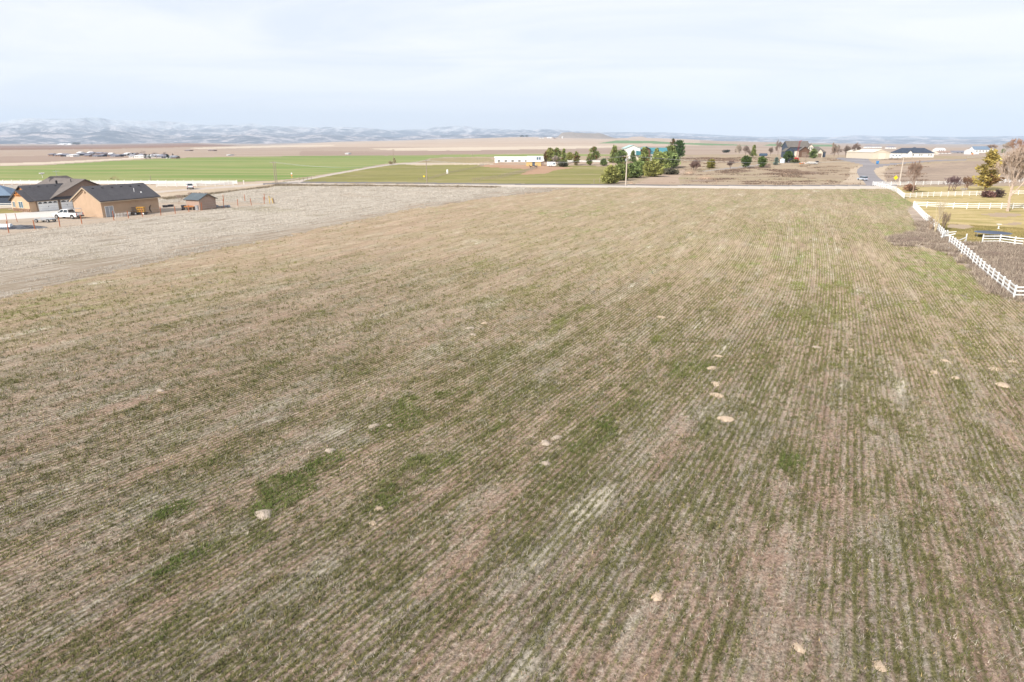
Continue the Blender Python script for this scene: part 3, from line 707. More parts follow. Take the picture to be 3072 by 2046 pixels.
gcol = (np.array([[0.085, 0.095, 0.034]]) * (1 - t_) + np.array([[0.19, 0.172, 0.072]]) * t_) * (1 - gb) + np.where(r[mg][:, None] < 50, np.array([[0.098, 0.145, 0.034]]), np.array([[0.20, 0.225, 0.065]])) * gb
gcol = gcol * (1 - DR[mg]) + (gcol * .6 + np.array([[0.14, 0.125, 0.045]])) * DR[mg]
t2 = rng.random(ms.sum())[:, None]; t3 = (rng.random(ms.sum()) < .07)[:, None]
scol = (np.array([[0.17, 0.15, 0.125]]) * (1 - t2) + np.array([[0.50, 0.445, 0.36]]) * t2) * (1 + .25 * DR[ms])
scol = np.where(t3, np.array([[0.46, 0.335, 0.16]]), scol)
lp = rng.random(ms.sum())
sB = blades(x[ms], y[ms], zof(ms), 4, .17 * sz[ms] * (0.7 + .6 * lp), .019 * sz[ms], 1.2, scol, .09 * sz[ms], .25)
gB = blades(x[mg], y[mg], zof(mg), 5, .15 * sz[mg] * (1 + .3 * G_[mg]), .030 * sz[mg], .75, gcol, .055 * sz[mg], .22)
stuff_mesh('crop_seedlings', [gB], PLANT, 'short olive green seedlings growing in drilled rows across the field', 'crop')
stuff_mesh('straw_litter', [sB], PLANT, 'pale grey and tan straw litter lying between the crop rows', 'straw')
# clods: little pyramids of soil
cx_, cy_, cz_ = x[mc], y[mc], zof(mc); n_ = len(cx_)
rad = (.018 + .035 * rng.random(n_) ** 2) * sz[mc] * 1.3
ang = rng.random(n_) * 6.28
pts = [np.stack([cx_ + rad * np.cos(ang + q * 2.094), cy_ + rad * np.sin(ang + q * 2.094), cz_ - .005], 1) for q in range(3)] + [np.stack([cx_, cy_, cz_ + rad * .9], 1)]
Vc = np.stack(pts, 1).reshape(-1, 3)
base_i = np.arange(n_)[:, None, None] * 4
Fc = (base_i + np.array([[0, 1, 3], [1, 2, 3], [2, 0, 3]])[None]).reshape(-1, 3)
cc = np.array([[0.36, 0.26, 0.19]]) * (0.75 + .5 * rng.random((n_, 1)))
me = mesh_np('soil_clods', Vc, Fc, PLANT, 3, {'col': np.repeat(np.clip(cc, 0, .8), 4, 0)})
tag(link('soil_clods', me), 'small pinkish soil clods scattered over the field', 'soil', None, 'stuff')
# bunches of longer bleached grass
x, y, r = scatter(lambda q: 1 / (1 + (q / 30.0) ** 2), 14, 80, -46, 46, 2600)
u, v = uv_of(x, y)
ok = (classify(x, y)[0] == 0) & (fbm(u / 6 + 9, v / 2.2, 6, 3) > .55)
x, y, r = x[ok], y[ok], r[ok]
bc = np.array([[0.42, 0.385, 0.30]]) * (0.5 + .55 * rng.random((len(x), 1)))
wB = blades(x, y, terr(x, y), 14, .24 * np.clip((r / 25) ** .3, .8, 1.6), .022 * np.clip((r / 25) ** .5, .8, 2), .95, bc, .12, .2)
stuff_mesh('bleached_grass', [wB], PLANT, 'bleached bunches of longer dead grass in the crop field', 'grass')
# the pale weeds of the strip by the farmyard
x, y, r = scatter(lambda q: 1 / (1 + (q / 90.0) ** 2), 55, 245, -46, 12, 115000)
rid, rn = classify(x + rng.normal(0, 2.2, len(x)), y + rng.normal(0, 2.2, len(x)))
wi = rn.index('dry_weeds'); di = rn.index('weedy_ditch')
u, v = uv_of(x, y); st = fbm(u / 16, phi_of(u, v) / 1.0, 5, 4, .6)
edge = sstep(-97, -79, v + 14 * (fbm(u / 12, v / 5, 4, 3) - .5))
ok = (rid == wi) & (st > .485 + .10 * edge)
x1, y1, r1 = x[ok], y[ok], r[ok]
t_ = np.clip(0.35 * rng.random(len(x1)) + .5 * fbm(x1 / 6, y1 / 6, 2, 3) + 1.8 * (st[ok] - .5) + .1, 0, 1)[:, None]
wc = np.array([[0.33, 0.285, 0.235]]) * (1 - t_) + np.array([[0.66, 0.605, 0.53]]) * t_
wc = wc * (1 - .22 * edge[ok][:, None])
s1 = np.clip((r1 / 110) ** .6, .7, 1.6)
A = blades(x1, y1, terr(x1, y1), 5, .28 * s1, .045 * s1, .85, wc, .16 * s1, .16)
stuff_mesh('dead_weeds', [A], PLANT, 'pale dead weeds covering the strip between field and farmyard', 'weeds')
x, y, r = scatter(lambda q: 1 + 0 * q, 120, 285, -40, 14, 160000)
ok = classify(x, y)[0] == di
x1, y1 = x[ok], y[ok]
dc = np.array([[0.20, 0.16, 0.11]]) + np.array([[0.26, 0.22, 0.16]]) * rng.random((len(x1), 1)) ** 2
A = blades(x1, y1, terr(x1, y1), 6, .5, .09, .6, dc, .35, .25)
stuff_mesh('ditch_weeds', [A], PLANT, 'brown dead weeds along the ditch in front of the road', 'weeds')
# brush and twigs along the white fence
x, y, r = scatter(lambda q: 1 + 0 * q, 52, 150, 24, 48, 190000)
rid, rn = classify(x, y)
ok = (rid == rn.index('brushy_ground')) & (fbm(x / 2.2, y / 2.2, 4, 3) > .40)
x1, y1 = x[ok], y[ok]
t_ = rng.random((len(x1), 1))
tc = np.array([[0.15, 0.105, 0.085]]) * (1 - t_) + np.array([[0.56, 0.47, 0.37]]) * t_
A = blades(x1, y1, terr(x1, y1), 5, .6, .045, .9, tc, .25, .25)
stuff_mesh('brush_litter', [A], PLANT, 'tangled grey brown brush and twigs along the white fence', 'brush')
ok = rid == rn.index('garden_grass')
x1, y1 = x[ok][:26000], y[ok][:26000]
t_ = fbm(x1 / 3, y1 / 3, 1, 3)[:, None]
lc = np.array([[0.17, 0.165, 0.05]]) * (1 - t_) + np.array([[0.42, 0.33, 0.15]]) * t_
A = blades(x1, y1, terr(x1, y1), 4, .13, .05, .7, lc, .12, .2)
stuff_mesh('lawn_grass', [A], PLANT, 'yellowing lawn grass behind the white fence', 'grass')
# dead brush on the burnt slope beyond the road
x, y, r = scatter(lambda q: 1 + 0 * q, 215, 520, 8, 32, 60000)
rid, rn = classify(x + rng.normal(0, 1.5, len(x)), y + rng.normal(0, 1.5, len(x)))
nz = fbm(x / 14, y / 5, 2, 4, .6)
ok = ((rid == rn.index('burnt_ground')) & (nz > .47)) | ((rid == rn.index('knoll_grass')) & (nz > .66)) | ((rid == rn.index('pasture')) & (nz > .64))
x1, y1 = x[ok], y[ok]
bc = np.array([[0.13, 0.09, 0.068]]) + np.array([[0.26, 0.19, 0.135]]) * rng.random((len(x1), 1)) ** 1.6
A = blades(x1, y1, terr(x1, y1), 6, .55, .16, .8, bc, .5, .25)
stuff_mesh('dead_brush', [A], PLANT, 'dark dead brush scattered over the slope beyond the road', 'brush')
# ------------------------------------------------------------------ object materials
M = {}
def P(name, *a, **k): M[name] = paint(name, *a, **k)
P('tan_stucco', (0.44, 0.315, 0.22), .85, .07, .8, .1, 0, .15)
P('tan_stucco_house', (0.50, 0.35, 0.235), .85, .08, .8, .1, 0, .15)
P('brown_siding', (0.25, 0.185, 0.155), .8, .1, 1.2, .1)
P('shed_siding', (0.37, 0.27, 0.22), .8, .08, 1.2, .1)
P('trim_brown', (0.20, 0.145, 0.11), .7, .1)
P('trim_tan', (0.42, 0.33, 0.235), .7, .1)
P('cedar', (0.46, 0.19, 0.06), .7, .15)
P('white_paint', (0.84, 0.84, 0.83), .5, .05)
P('white_vinyl', (0.78, 0.78, 0.765), .45, .09, 1.3, .35)
P('glass_dark', (0.03, 0.04, 0.05), .12, .1, 1, .6)
P('glass_blue', (0.10, 0.16, 0.22), .12, .1, 1, .6)
P('black_rubber', (0.018, 0.018, 0.02), .8, .2)
P('black_metal', (0.03, 0.03, 0.035), .5, .2)
P('chrome', (0.6, 0.6, 0.62), .25, .05, 1, .5, .9)
P('grey_metal', (0.30, 0.32, 0.35), .45, .12, 1.5, .4, .3)
P('galvanised', (0.42, 0.43, 0.45), .45, .12, 1.5, .4, .4)
P('post_orange', (0.42, 0.135, 0.055), .85, .2, 3)
P('wood_weathered', (0.33, 0.27, 0.215), .9, .18, 2)
P('wood_pole', (0.30, 0.245, 0.20), .9, .15, 1.2)
P('wood_yellow', (0.55, 0.40, 0.15), .8, .15)
P('yellow_paint', (0.58, 0.30, 0.035), .5, .08)
P('yellow_sign', (0.85, 0.62, 0.02), .45, .05)
P('red_paint', (0.52, 0.035, 0.03), .4, .1)
P('orange_paint', (0.75, 0.24, 0.05), .5, .1)
P('blue_tarp', (0.05, 0.20, 0.55), .4, .2, 3)
P('white_tarp', (0.62, 0.68, 0.74), .5, .08, 3)
P('black_plastic', (0.02, 0.02, 0.028), .3, .3, 2, .5)
P('blue_paint', (0.06, 0.24, 0.52), .4, .1)
P('teal_metal', (0.06, 0.20, 0.235), .4, .1, 2, .4)
P('teal_pale', (0.36, 0.50, 0.47), .5, .08, 2, .3)
P('log_wood', (0.13, 0.072, 0.048), .75, .15)
P('slate_siding', (0.055, 0.072, 0.105), .7, .08)
P('cream_siding', (0.66, 0.60, 0.50), .7, .05)
P('white_siding', (0.74, 0.73, 0.70), .7, .04)
P('tan_metal', (0.60, 0.53, 0.43), .55, .05)
P('navy_metal', (0.055, 0.085, 0.14), .4, .1)
P('stone_brown', (0.24, 0.15, 0.10), .85, .3, 3)
P('concrete', (0.5, 0.48, 0.45), .9, .08)
P('brush_pile', (0.28, 0.215, 0.175), .95, .35, 2)
P('wood_chips', (0.47, 0.34, 0.25), .95, .25, 3)
P('far_white', (0.70, 0.70, 0.70), .7, .05)
P('far_grey', (0.30, 0.30, 0.33), .7, .1)
P('far_brown', (0.28, 0.19, 0.15), .7, .1)
P('far_roof', (0.19, 0.19, 0.23), .7, .1)
P('horse_coat', (0.045, 0.022, 0.014), .6, .2, 4)
P('trampoline_mat', (0.035, 0.055, 0.10), .45, .1)
P('silver_leaf', (0.45, 0.42, 0.36), .9, .2)
def roof_mat(name, c):
    t = NT(name, .9, .1); o = t.obj()
    n = t.noise(t.mapv(o, (3.0, 3.0, 7.0)), 2.0, 4, .7); n2 = t.noise(o, .5, 3)
    k = t.ramp(n, [(.3, tuple(q * .72 for q in c)), (.7, tuple(q * 1.3 for q in c))])
    k = t.mix(1.0, k, t.ramp(n2, [(.3, .9), (.7, 1.1)]), 'MULTIPLY')
    t.bump(n, .4, .02); M[name] = t.color(k)
roof_mat('shingle_dark', (0.088, 0.084, 0.090))
roof_mat('shingle_brown', (0.155, 0.135, 0.125))
roof_mat('shingle_shed', (0.10, 0.12, 0.135))
roof_mat('shingle_navy', (0.055, 0.07, 0.10))
roof_mat('shingle_grey', (0.14, 0.127, 0.115))
roof_mat('metal_blue', (0.15, 0.20, 0.27))

def gable_wall(mb, L0, L1, W0, W1, eave, ridge, along='x', z0=-0.3):
    """a closed block with pointed ends; the ridge runs along the axis named"""
    m = (W0 + W1) / 2
    prof = [(W0, z0), (W1, z0), (W1, eave), (m, ridge), (W0, eave)]
    mb.prism(prof, L0, L1, 'x' if along == 'x' else 'y')
    return mb
def gable_roof(mb, L0, L1, W0, W1, eave, ridge, along='x', oh=.45, th=.16, ohe=None):
    """two sloping slabs that hang over the walls"""
    ohe = oh if ohe is None else ohe
    m = (W0 + W1) / 2; sl = (ridge - eave) / (m - W0)
    e = eave - oh * sl + .03; r = ridge + .03
    for s, w in ((-1, W0 - oh), (1, W1 + oh)):
        prof = [(w, e), (m, r), (m, r + th), (w, e + th)]
        mb.prism(prof, L0 - ohe, L1 + ohe, 'x' if along == 'x' else 'y')
    return mb
def hip_roof(mb, x0, x1, y0, y1, eave, ridge, oh=.4, th=.15):
    x0 -= oh; x1 += oh; y0 -= oh; y1 += oh
    d = min(x1 - x0, y1 - y0) / 2
    if x1 - x0 >= y1 - y0: a, b = (x0 + d, (y0 + y1) / 2), (x1 - d, (y0 + y1) / 2)
    else: a, b = ((x0 + x1) / 2, y0 + d), ((x0 + x1) / 2, y1 - d)
    Pt = [(x0, y0, eave), (x1, y0, eave), (x1, y1, eave), (x0, y1, eave), (a[0], a[1], ridge), (b[0], b[1], ridge),
          (x0, y0, eave - th), (x1, y0, eave - th), (x1, y1, eave - th), (x0, y1, eave - th)]
    if x1 - x0 >= y1 - y0: fs = [(0, 1, 5, 4), (1, 2, 5), (2, 3, 4, 5), (3, 0, 4)]
    else: fs = [(0, 1, 4), (1, 2, 5, 4), (2, 3, 5), (3, 0, 4, 5)]
    return mb.poly(Pt, fs + [(0, 6, 7, 1), (1, 7, 8, 2), (2, 8, 9, 3), (3, 9, 6, 0), (9, 8, 7, 6)])
def window(parent, c, w, h, face, frame=None, pane=None, name='window', mull=1):
    """framed window on a wall; face is the outward direction: '-x', '+x', '-y', '+y'"""
    frame = frame or M['white_paint']; pane = pane or M['glass_dark']
    ax = face[1]; s = -1 if face[0] == '-' else 1
    f = .09
    def bb(mb, a0, a1, z0, z1, d0, d1):
        d0, d1 = sorted((s * d0, s * d1))
        if ax == 'x': mb.bx(c[0] + d0, c[0] + d1, c[1] + a0, c[1] + a1, c[2] + z0, c[2] + z1)
        else: mb.bx(c[0] + a0, c[0] + a1, c[1] + d0, c[1] + d1, c[2] + z0, c[2] + z1)
    m = MB()
    bb(m, -w / 2 - f, -w / 2, -h / 2 - f, h / 2 + f, -.05, .07); bb(m, w / 2, w / 2 + f, -h / 2 - f, h / 2 + f, -.05, .07)
    bb(m, -w / 2, w / 2, h / 2, h / 2 + f, -.05, .07); bb(m, -w / 2, w / 2, -h / 2 - f, -h / 2, -.05, .09)
    for i in range(mull):
        q = -w / 2 + w * (i + 1) / (mull + 1); bb(m, q - .03, q + .03, -h / 2, h / 2, -.05, .05)
    o = m.build(name, frame, parent)
    p = MB(); bb(p, -w / 2 + .004, w / 2 - .004, -h / 2 + .004, h / 2 - .004, -.05, .025); p.build('pane', pane, o)
    return o
AX = math.radians(24)
HRZ = math.pi / 2 - AX          # local x runs along azimuth 24, local y to the left of it

# ------------------------------------------------------------------ workshop
A = at(310, 653)
shop = thing('workshop', 'tan stucco workshop with dark shingle roof and blank sunlit gable beside the orange post fence', 'workshop', A, HRZ)
gable_wall(MB(), 0, 13.2, 0, 8.8, 3.5, 6.0).build('wall', M['tan_stucco'], shop)
rf = gable_roof(MB(), 0, 13.2, 0, 8.8, 3.5, 6.0, oh=.55, ohe=.4).build('roof', M['shingle_dark'], shop)
for i in range(6): MB().box((1.2 + i * 2.1, 3.55, 5.72), (.35, .3, .16)).build('roof_vent', M['black_metal'], rf)
MB().tube((9.0, 1.6, 4.2), (9.0, 1.6, 5.35), .06).build('vent_pipe', M['white_paint'], rf)
MB().lathe((10.3, 1.2, 4.25), [(.16, 0), (.2, .12), (.1, .3)], 8).build('roof_vent', M['white_paint'], rf)
fs = MB()
fs.prism([(-.57, 3.1), (4.4, 5.98), (4.4, 5.72), (-.57, 2.84)], -.46, -.40, 'x'); fs.prism([(9.37, 3.1), (4.4, 5.98), (4.4, 5.72), (9.37, 2.84)], -.46, -.40, 'x')
fs.build('fascia', M['trim_tan'], shop)
MB().bx(-.4, 13.6, -.68, -.56, 3.02, 3.18).build('gutter', M['trim_tan'], shop)
d = MB().bx(.7, 2.4, -.07, .0, 0, 2.15).build('door', M['grey_metal'], shop)
MB().bx(.62, .7, -.10, -.005, 0, 2.22).bx(2.4, 2.48, -.10, -.005, 0, 2.22).bx(.7, 2.4, -.10, -.005, 2.15, 2.22).bx(1.5, 1.56, -.10, -.07, 0, 2.15).build('door_frame', M['white_paint'], d)
MB().box((-.15, 4.4, 5.05), (.1, .5, .35)).build('gable_vent', M['tan_stucco'], shop)

# ------------------------------------------------------------------ house with garage
C = at(93.6, 637)
hs = thing('ranch_house', 'tan ranch house with white garage doors and dark hipped shingle roof at the concrete driveway', 'house', C, HRZ)
gable_wall(MB(), 1.5, 12.0, 0, 9.0, 2.6, 5.45).build('garage_wall', M['brown_siding'], hs)
gable_wall(MB(), 0, 1.52, 0.15, 6.5, 2.5, 4.5).build('bay_wall', M['tan_stucco_house'], hs)
gable_wall(MB(), 0.2, 13.0, 4.8, 21.6, 2.62, 6.42, 'y').build('gable_wall', M['brown_siding'], hs)
MB().bx(8.0, 21.5, 7.0, 16.0, -.3, 2.6).build('main_wall', M['tan_stucco_house'], hs)
r1 = gable_roof(MB(), 1.5, 12.5, 0, 9.0, 2.6, 5.45, oh=.5, ohe=.45).build('garage_roof', M['shingle_dark'], hs)
r2 = gable_roof(MB(), 0, 2.2, 0.15, 6.5, 2.5, 4.5, oh=.4, ohe=.4).build('bay_roof', M['shingle_dark'], hs)
r3 = gable_roof(MB(), 0.0, 13.0, 4.8, 21.6, 2.62, 6.42, 'y', oh=.5, ohe=.5).build('gable_roof', M['shingle_brown'], hs)
r4 = hip_roof(MB(), 8.0, 21.5, 7.0, 16.5, 2.65, 7.0).build('main_roof', M['shingle_brown'], hs)
for i in range(5): MB().box((3 + i * 1.9, 3.9, 5.2), (.35, .3, .15)).build('roof_vent', M['black_metal'], r1)
MB().tube((11.6, 2.4, 5.4), (11.6, 2.4, 6.6), .09).build('flue_pipe', M['black_metal'], r3)
MB().tube((9.5, 4.5, 5.4), (9.5, 4.5, 6.35), .2, .24, 8).build('chimney_cap', M['black_metal'], r1)
ds = MB().tube((11.2, 12.2, 6.6), (11.2, 12.2, 7.5), .04); ds.lathe((11.2, 12.2, 7.5), [(.05, 0), (.5, .15), (.62, .35), (.05, .2)], 12); ds.build('satellite_dish', M['white_paint'], r4)
an = MB().tube((14.6, 12.2, 6.7), (14.6, 12.2, 8.3), .04)
for q in (-.5, -.2, .2, .5): an.tube((14.6 + q, 11.6, 8.1), (14.6 + q, 12.8, 8.1), .025)
an.tube((13.9, 12.2, 8.1), (15.3, 12.2, 8.1), .03).build('roof_antenna', M['galvanised'], r4)
tr = MB(); tr.prism([(1.3, 3.35), (5.35, 3.35), (3.32, 4.45)], -.06, -.005, 'x'); tr.build('gable_shingles', M['cedar'], hs)
tb = MB(); tb.box((-.35, 3.32, 3.75), (.12, 1.7, .14)); tb.box((-.35, 3.32, 4.1), (.12, .14, .7)); tb.build('gable_truss', M['cedar'], hs)
tr = MB(); tr.prism([(3.6, 4.72), (5.4, 4.72), (4.5, 5.38)], 1.44, 1.49, 'x'); tr.build('gable_shingles', M['cedar'], hs)
window(hs, (0, 3.1, 1.55), 1.5, 1.35, '-x', M['cream_siding'], M['glass_blue'])
window(hs, (0, 5.6, 1.55), .8, 1.2, '-x', M['cream_siding'], M['glass_blue'])
st = MB()
rs = random.Random(4)
for row in range(3):
    yq = .2 + (row % 2) * .2
    while yq < 6.2:
        wq = rs.uniform(.45, .8); st.bx(-.09 - rs.uniform(0, .04), -.003, yq, min(yq + wq - .05, 6.4), -.1 + row * .28, -.1 + row * .28 + .25); yq += wq
st.build('stone_skirt', M['stone_brown'], hs)
def garage_door(x0, x1, yf, nwin, parent):
    g = MB()
    for k in range(4): g.bx(x0, x1, yf - .05, yf + .03, .02 + k * .53, .02 + k * .53 + .505)
    n = nwin * 1
    for k in range(3):
        for j in range(n * 2):
            w = (x1 - x0) / (n * 2); g.bx(x0 + j * w + .08, x0 + (j + 1) * w - .08, yf - .075, yf - .05, .1 + k * .53, .02 + k * .53 + .42)
    o = g.build('garage_door', M['white_paint'], parent)
    for j in range(n):
        w = (x1 - x0) / n; a = x0 + j * w + .12; b = x0 + (j + 1) * w - .12
        arc = [(a, 1.70)] + [(b, 1.70)] + [(b - (b - a) * i / 8, 1.82 + .22 * math.sin(math.pi * i / 8)) for i in range(9)]
        MB().prism(arc, yf - .085, yf - .052).build('door_window', M['glass_dark'], o)
    MB().box(((x0 + x1) / 2, yf - .1, .98), (.08, .06, .22)).build('door_handle', M['black_metal'], o)
    f = MB(); f.bx(x0 - .12, x0, yf - .12, yf - .0, 0, 2.28); f.bx(x1, x1 + .12, yf - .12, yf - .0, 0, 2.28); f.bx(x0, x1, yf - .12, yf - .0, 2.15, 2.28)
    f.build('door_frame', M['trim_tan'], o)
garage_door(.95 + .75, 6.1, 0.0, 4, hs)
garage_door(6.75, 9.45, 0.0, 2, hs)
MB().box((6.45, -.12, 1.95), (.14, .16, .25)).build('wall_lamp', M['black_metal'], hs)
for xa, xb, ya in ((1.52, 1.66, -.1), (6.22, 6.62, -.16)):
    ps = MB()
    for row in range(3): ps.bx(xa, xb, ya, ya + .03 if ya < -.12 else -.003, row * .251, row * .251 + .25)
    ps.build('stone_pier', M['stone_brown'], hs)

# ------------------------------------------------------------------ shed
N_ = at(600.6, 630.5)
sh = thing('garden_shed', 'small brown shed with blue grey roof standing inside the orange post fence', 'shed', N_, HRZ)
w_ = MB(); gable_wall(w_, 0.0, 4.2, 0.0, 4.66, 2.35, 3.45, 'y'); w_.build('wall', M['shed_siding'], sh)
r_ = gable_roof(MB(), 0, 4.2, 0, 4.66, 2.35, 3.45, 'y', oh=.35, ohe=.35, th=.12).build('roof', M['shingle_shed'], sh)
MB().bx(.05, 4.6, -.05, -.004, -.05, .1).build('sill_board', M['trim_brown'], sh)
MB().box((2.33, -.05, 3.0), (.45, .08, .25)).build('gable_vent', M['trim_brown'], sh)
fb = MB(); fb.prism([(-.36, 2.2), (2.33, 3.48), (2.33, 3.36), (-.36, 2.08)], -.37, -.33, 'y'); fb.prism([(5.02, 2.2), (2.33, 3.48), (2.33, 3.36), (5.02, 2.08)], -.37, -.33, 'y'); fb.build('fascia', M['trim_brown'], sh)

# ------------------------------------------------------------------ neighbouring building cut by the left edge
B0 = at(36, 615)
nb = thing('metal_barn', 'blue grey metal roofed barn cut off by the left edge of the picture', 'barn', B0 + Vector((-.3, .6, 0)), math.radians(12))
MB().bx(-14, 0, 0, 8, -.3, 2.35).build('wall', M['slate_siding'], nb)
hip_roof(MB(), -14, 0, 0, 8, 2.38, 4.7).build('roof', M['metal_blue'], nb)
MB().bx(-5, -4, -.06, -.0, -.2, 2.0).build('door', M['white_paint'], nb)

# ------------------------------------------------------------------ pickup
def wheel(name, parent, x, y, r, w, rim='chrome'):
    o = MB().tube((x, y - w / 2, r), (x, y + w / 2, r), r, r, 16).build(name, M['black_rubber'], parent)
    MB().tube((x, y - w / 2 - .012, r), (x, y + w / 2 + .012, r), r * .6, r * .6, 12).build('rim', M[rim], o)
    return o
def pickup(loc, rz, label, group=None):
    t = thing('pickup_truck', label, 'pickup', loc, rz, group)      # front at +x
    def arch(cx, r): return [(cx + r * math.cos(a), .42 + r * math.sin(a)) for a in np.linspace(0, math.pi, 8)]
    prof = [(2.75, .42), (2.8, .85), (2.72, 1.08), (1.5, 1.2), (1.35, 1.22)] + [(-2.75, 1.22), (-2.8, .5), (-2.75, .42)] + arch(-1.75, .5)[::-1] + arch(1.85, .5)[::-1]
    MB().prism(prof, -.95, .95).build('body', M['white_car'], t)
    cab = MB()
    b = [(1.42, -.92), (1.42, .92), (-.95, .92), (-.95, -.92)]; u = [(.72, -.74), (.72, .74), (-.78, .74), (-.78, -.74)]
    cab.poly([(x, y, 1.2) for x, y in b] + [(x, y, 1.86) for x, y in u], [(0, 1, 5, 4), (1, 2, 6, 5), (2, 3, 7, 6), (3, 0, 4, 7), (4, 5, 6, 7), (3, 2, 1, 0)])
    cb = cab.build('cab', M['white_car'], t)
    def quadout(pts, nm, off):
        n = (Vector(pts[1]) - Vector(pts[0])).cross(Vector(pts[2]) - Vector(pts[0])).normalized() * off
        MB().poly([Vector(p) + n for p in pts] + [Vector(p) - n for p in pts], [(0, 1, 2, 3), (7, 6, 5, 4), (0, 4, 5, 1), (1, 5, 6, 2), (2, 6, 7, 3), (3, 7, 4, 0)]).build(nm, M['glass_dark'], cb)
    def lerp(a, b, q): return tuple(a[i] + (b[i] - a[i]) * q for i in range(3))
    for s in (-1, 1):
        lo0, lo1 = (1.25, .905 * s, 1.25), (-.85, .905 * s, 1.25); hi0, hi1 = (.66, .755 * s, 1.8), (-.74, .755 * s, 1.8)
        ml, mh = (.22, .905 * s, 1.25), (.02, .755 * s, 1.8)
        quadout([lo0, (.3, .905 * s, 1.25), (.1, .755 * s, 1.8), hi0], 'window', .014); quadout([(.18, .905 * s, 1.25), lo1, hi1, (-.02, .755 * s, 1.8)], 'window', .014)
    quadout([(1.36, -.82, 1.25), (1.36, .82, 1.25), (.78, .68, 1.82), (.78, -.68, 1.82)], 'windshield', .012)
    quadout([(-.945, -.8, 1.28), (-.945, .8, 1.28), (-.80, .68, 1.8), (-.80, -.68, 1.8)], 'rear_window', .012)
    MB().bx(-2.65, -1.05, -.8, .8, 1.215, 1.245).build('cargo_bed', M['black_metal'], t)
    MB().bx(2.72, 2.9, -.93, .93, .42, .68).build('front_bumper', M['chrome'], t)
    MB().bx(-2.95, -2.78, -.93, .93, .45, .68).build('rear_bumper', M['black_metal'], t)
    for s in (-1, 1):
        MB().box((2.77, .72 * s, .93), (.08, .36, .2)).build('headlight', M['glass_blue'], t)
        MB().box((-2.79, .84 * s, .95), (.05, .16, .4)).build('tail_light', M['red_paint'], t)
        MB().box((1.15, 1.02 * s, 1.32), (.12, .2, .18)).build('mirror', M['black_metal'], t)
    for x in (1.85, -1.75):
        for s in (-1, 1): wheel('wheel', t, x, .85 * s, .4, .27)
    return t
P('white_car', (0.80, 0.80, 0.80), .25, .03, 1, .5)
T0 = at(206, 655)
tk = pickup(T0, math.radians(180 - 10), 'white pickup truck parked on the concrete driveway in front of the garage')
rk = MB()
for x_ in (-2.6, -1.0):
    for s in (-.82, .82): rk.tube((x_, s, 1.2), (x_, s, 2.0), .035)
    rk.tube((x_, -.82, 2.0), (x_, .82, 2.0), .035)
for s in (-.82, .82): rk.tube((-2.6, s, 2.0), (-1.0, s, 2.0), .035)
rk.build('ladder_rack', M['galvanised'], tk)
pickup(at(571, 567), math.radians(118), 'distant white pickup driving on the road past the white fences')

# ------------------------------------------------------------------ things in the farmyard
q = at(137, 666)
tl = thing('flat_trailer', 'low grey flat trailer on small black wheels left of the white pickup', 'trailer', q, math.radians(-3))
MB().bx(-1.5, 1.5, -.75, .75, .45, .62).build('deck', M['grey_metal'], tl)
MB().bx(-1.55, 1.55, -.79, -.755, .42, .78).bx(-1.55, 1.55, .755, .79, .42, .78).build('side_rail', M['galvanised'], tl)
MB().tube((1.5, 0, .5), (2.6, 0, .42), .05).build('drawbar', M['black_metal'], tl)
for x_ in (-1.15, 1.15):
    for s in (-1, 1): wheel('wheel', tl, x_, .86 * s, .32, .2)
q = at(52, 684)
tp = thing('tarp_pile', 'black plastic sheet with a rolled blue and white tarp on the dirt', 'tarp', q, math.radians(3))
pl = MB(); npt = 26
top = [(math.cos(2 * math.pi * i / npt) * (5.6 + .5 * math.sin(5 * i)), math.sin(2 * math.pi * i / npt) * (2.0 + .25 * math.cos(3 * i))) for i in range(npt)]
inn = [(x_ * .55 - .3, y_ * .5, .38 + .1 * math.sin(i * 2.3)) for i, (x_, y_) in enumerate(top)]
pl.poly([(x_, y_, -.02) for x_, y_ in top] + [(x_ * .985, y_ * .985, .05) for x_, y_ in top] + inn + [(0, 0, .5)],
    [(i, (i + 1) % npt, npt + (i + 1) % npt, npt + i) for i in range(npt)] + [(npt + i, npt + (i + 1) % npt, 2 * npt + (i + 1) % npt, 2 * npt + i) for i in range(npt)] + [(2 * npt + i, 2 * npt + (i + 1) % npt, 3 * npt) for i in range(npt)])
pl.build('plastic_sheet', M['black_plastic'], tp)
rl = MB()
for i in range(7): rl.tube((-5.6 + i * .75, -.9 + .06 * math.sin(i), .42), (-5.6 + (i + 1) * .75, -.9 + .06 * math.sin(i + 1), .42), .46 + .05 * math.sin(i * 2), .46 + .05 * math.sin(i * 2 + 2), 10, i in (0, 6))
rl.build('tarp_roll', M['white_tarp'], tp)
MB().poly([(-5.8, -.55, .78), (-1.2, -.5, .7), (-1.6, .6, .52), (-5.8, .9, .62), (-5.8, -.55, .84), (-1.2, -.5, .75), (-1.6, .6, .57), (-5.8, .9, .68)], [(0, 1, 2, 3), (7, 6, 5, 4), (0, 4, 5, 1), (1, 5, 6, 2), (2, 6, 7, 3), (3, 7, 4, 0)]).build('tarp_sheet', M['blue_tarp'], tp)
q = at(371, 650)
ft = thing('fence_panel_stack', 'row of short white slats leaning low along the shaded workshop wall', 'slats', q, HRZ)
for i in range(11): MB().box((-1.6 + i * .32, .12, .42), (.09, .05, .85), 0, .3).build('slat', M['white_paint'], ft)
MB().bx(-1.75, 1.75, .24, .28, .62, .70).build('rail', M['wood_weathered'], ft)
q = at(424, 644)
im = thing('farm_implement', 'yellow framed farm implement on a black trailer against the workshop wall', 'implement', q, math.radians(4))
MB().bx(-2.7, 1.6, -.6, .6, .42, .58).build('deck', M['black_metal'], im)
MB().tube((-2.7, 0, .5), (-4.0, 0, .45), .06).build('drawbar', M['black_metal'], im)
yf = MB()
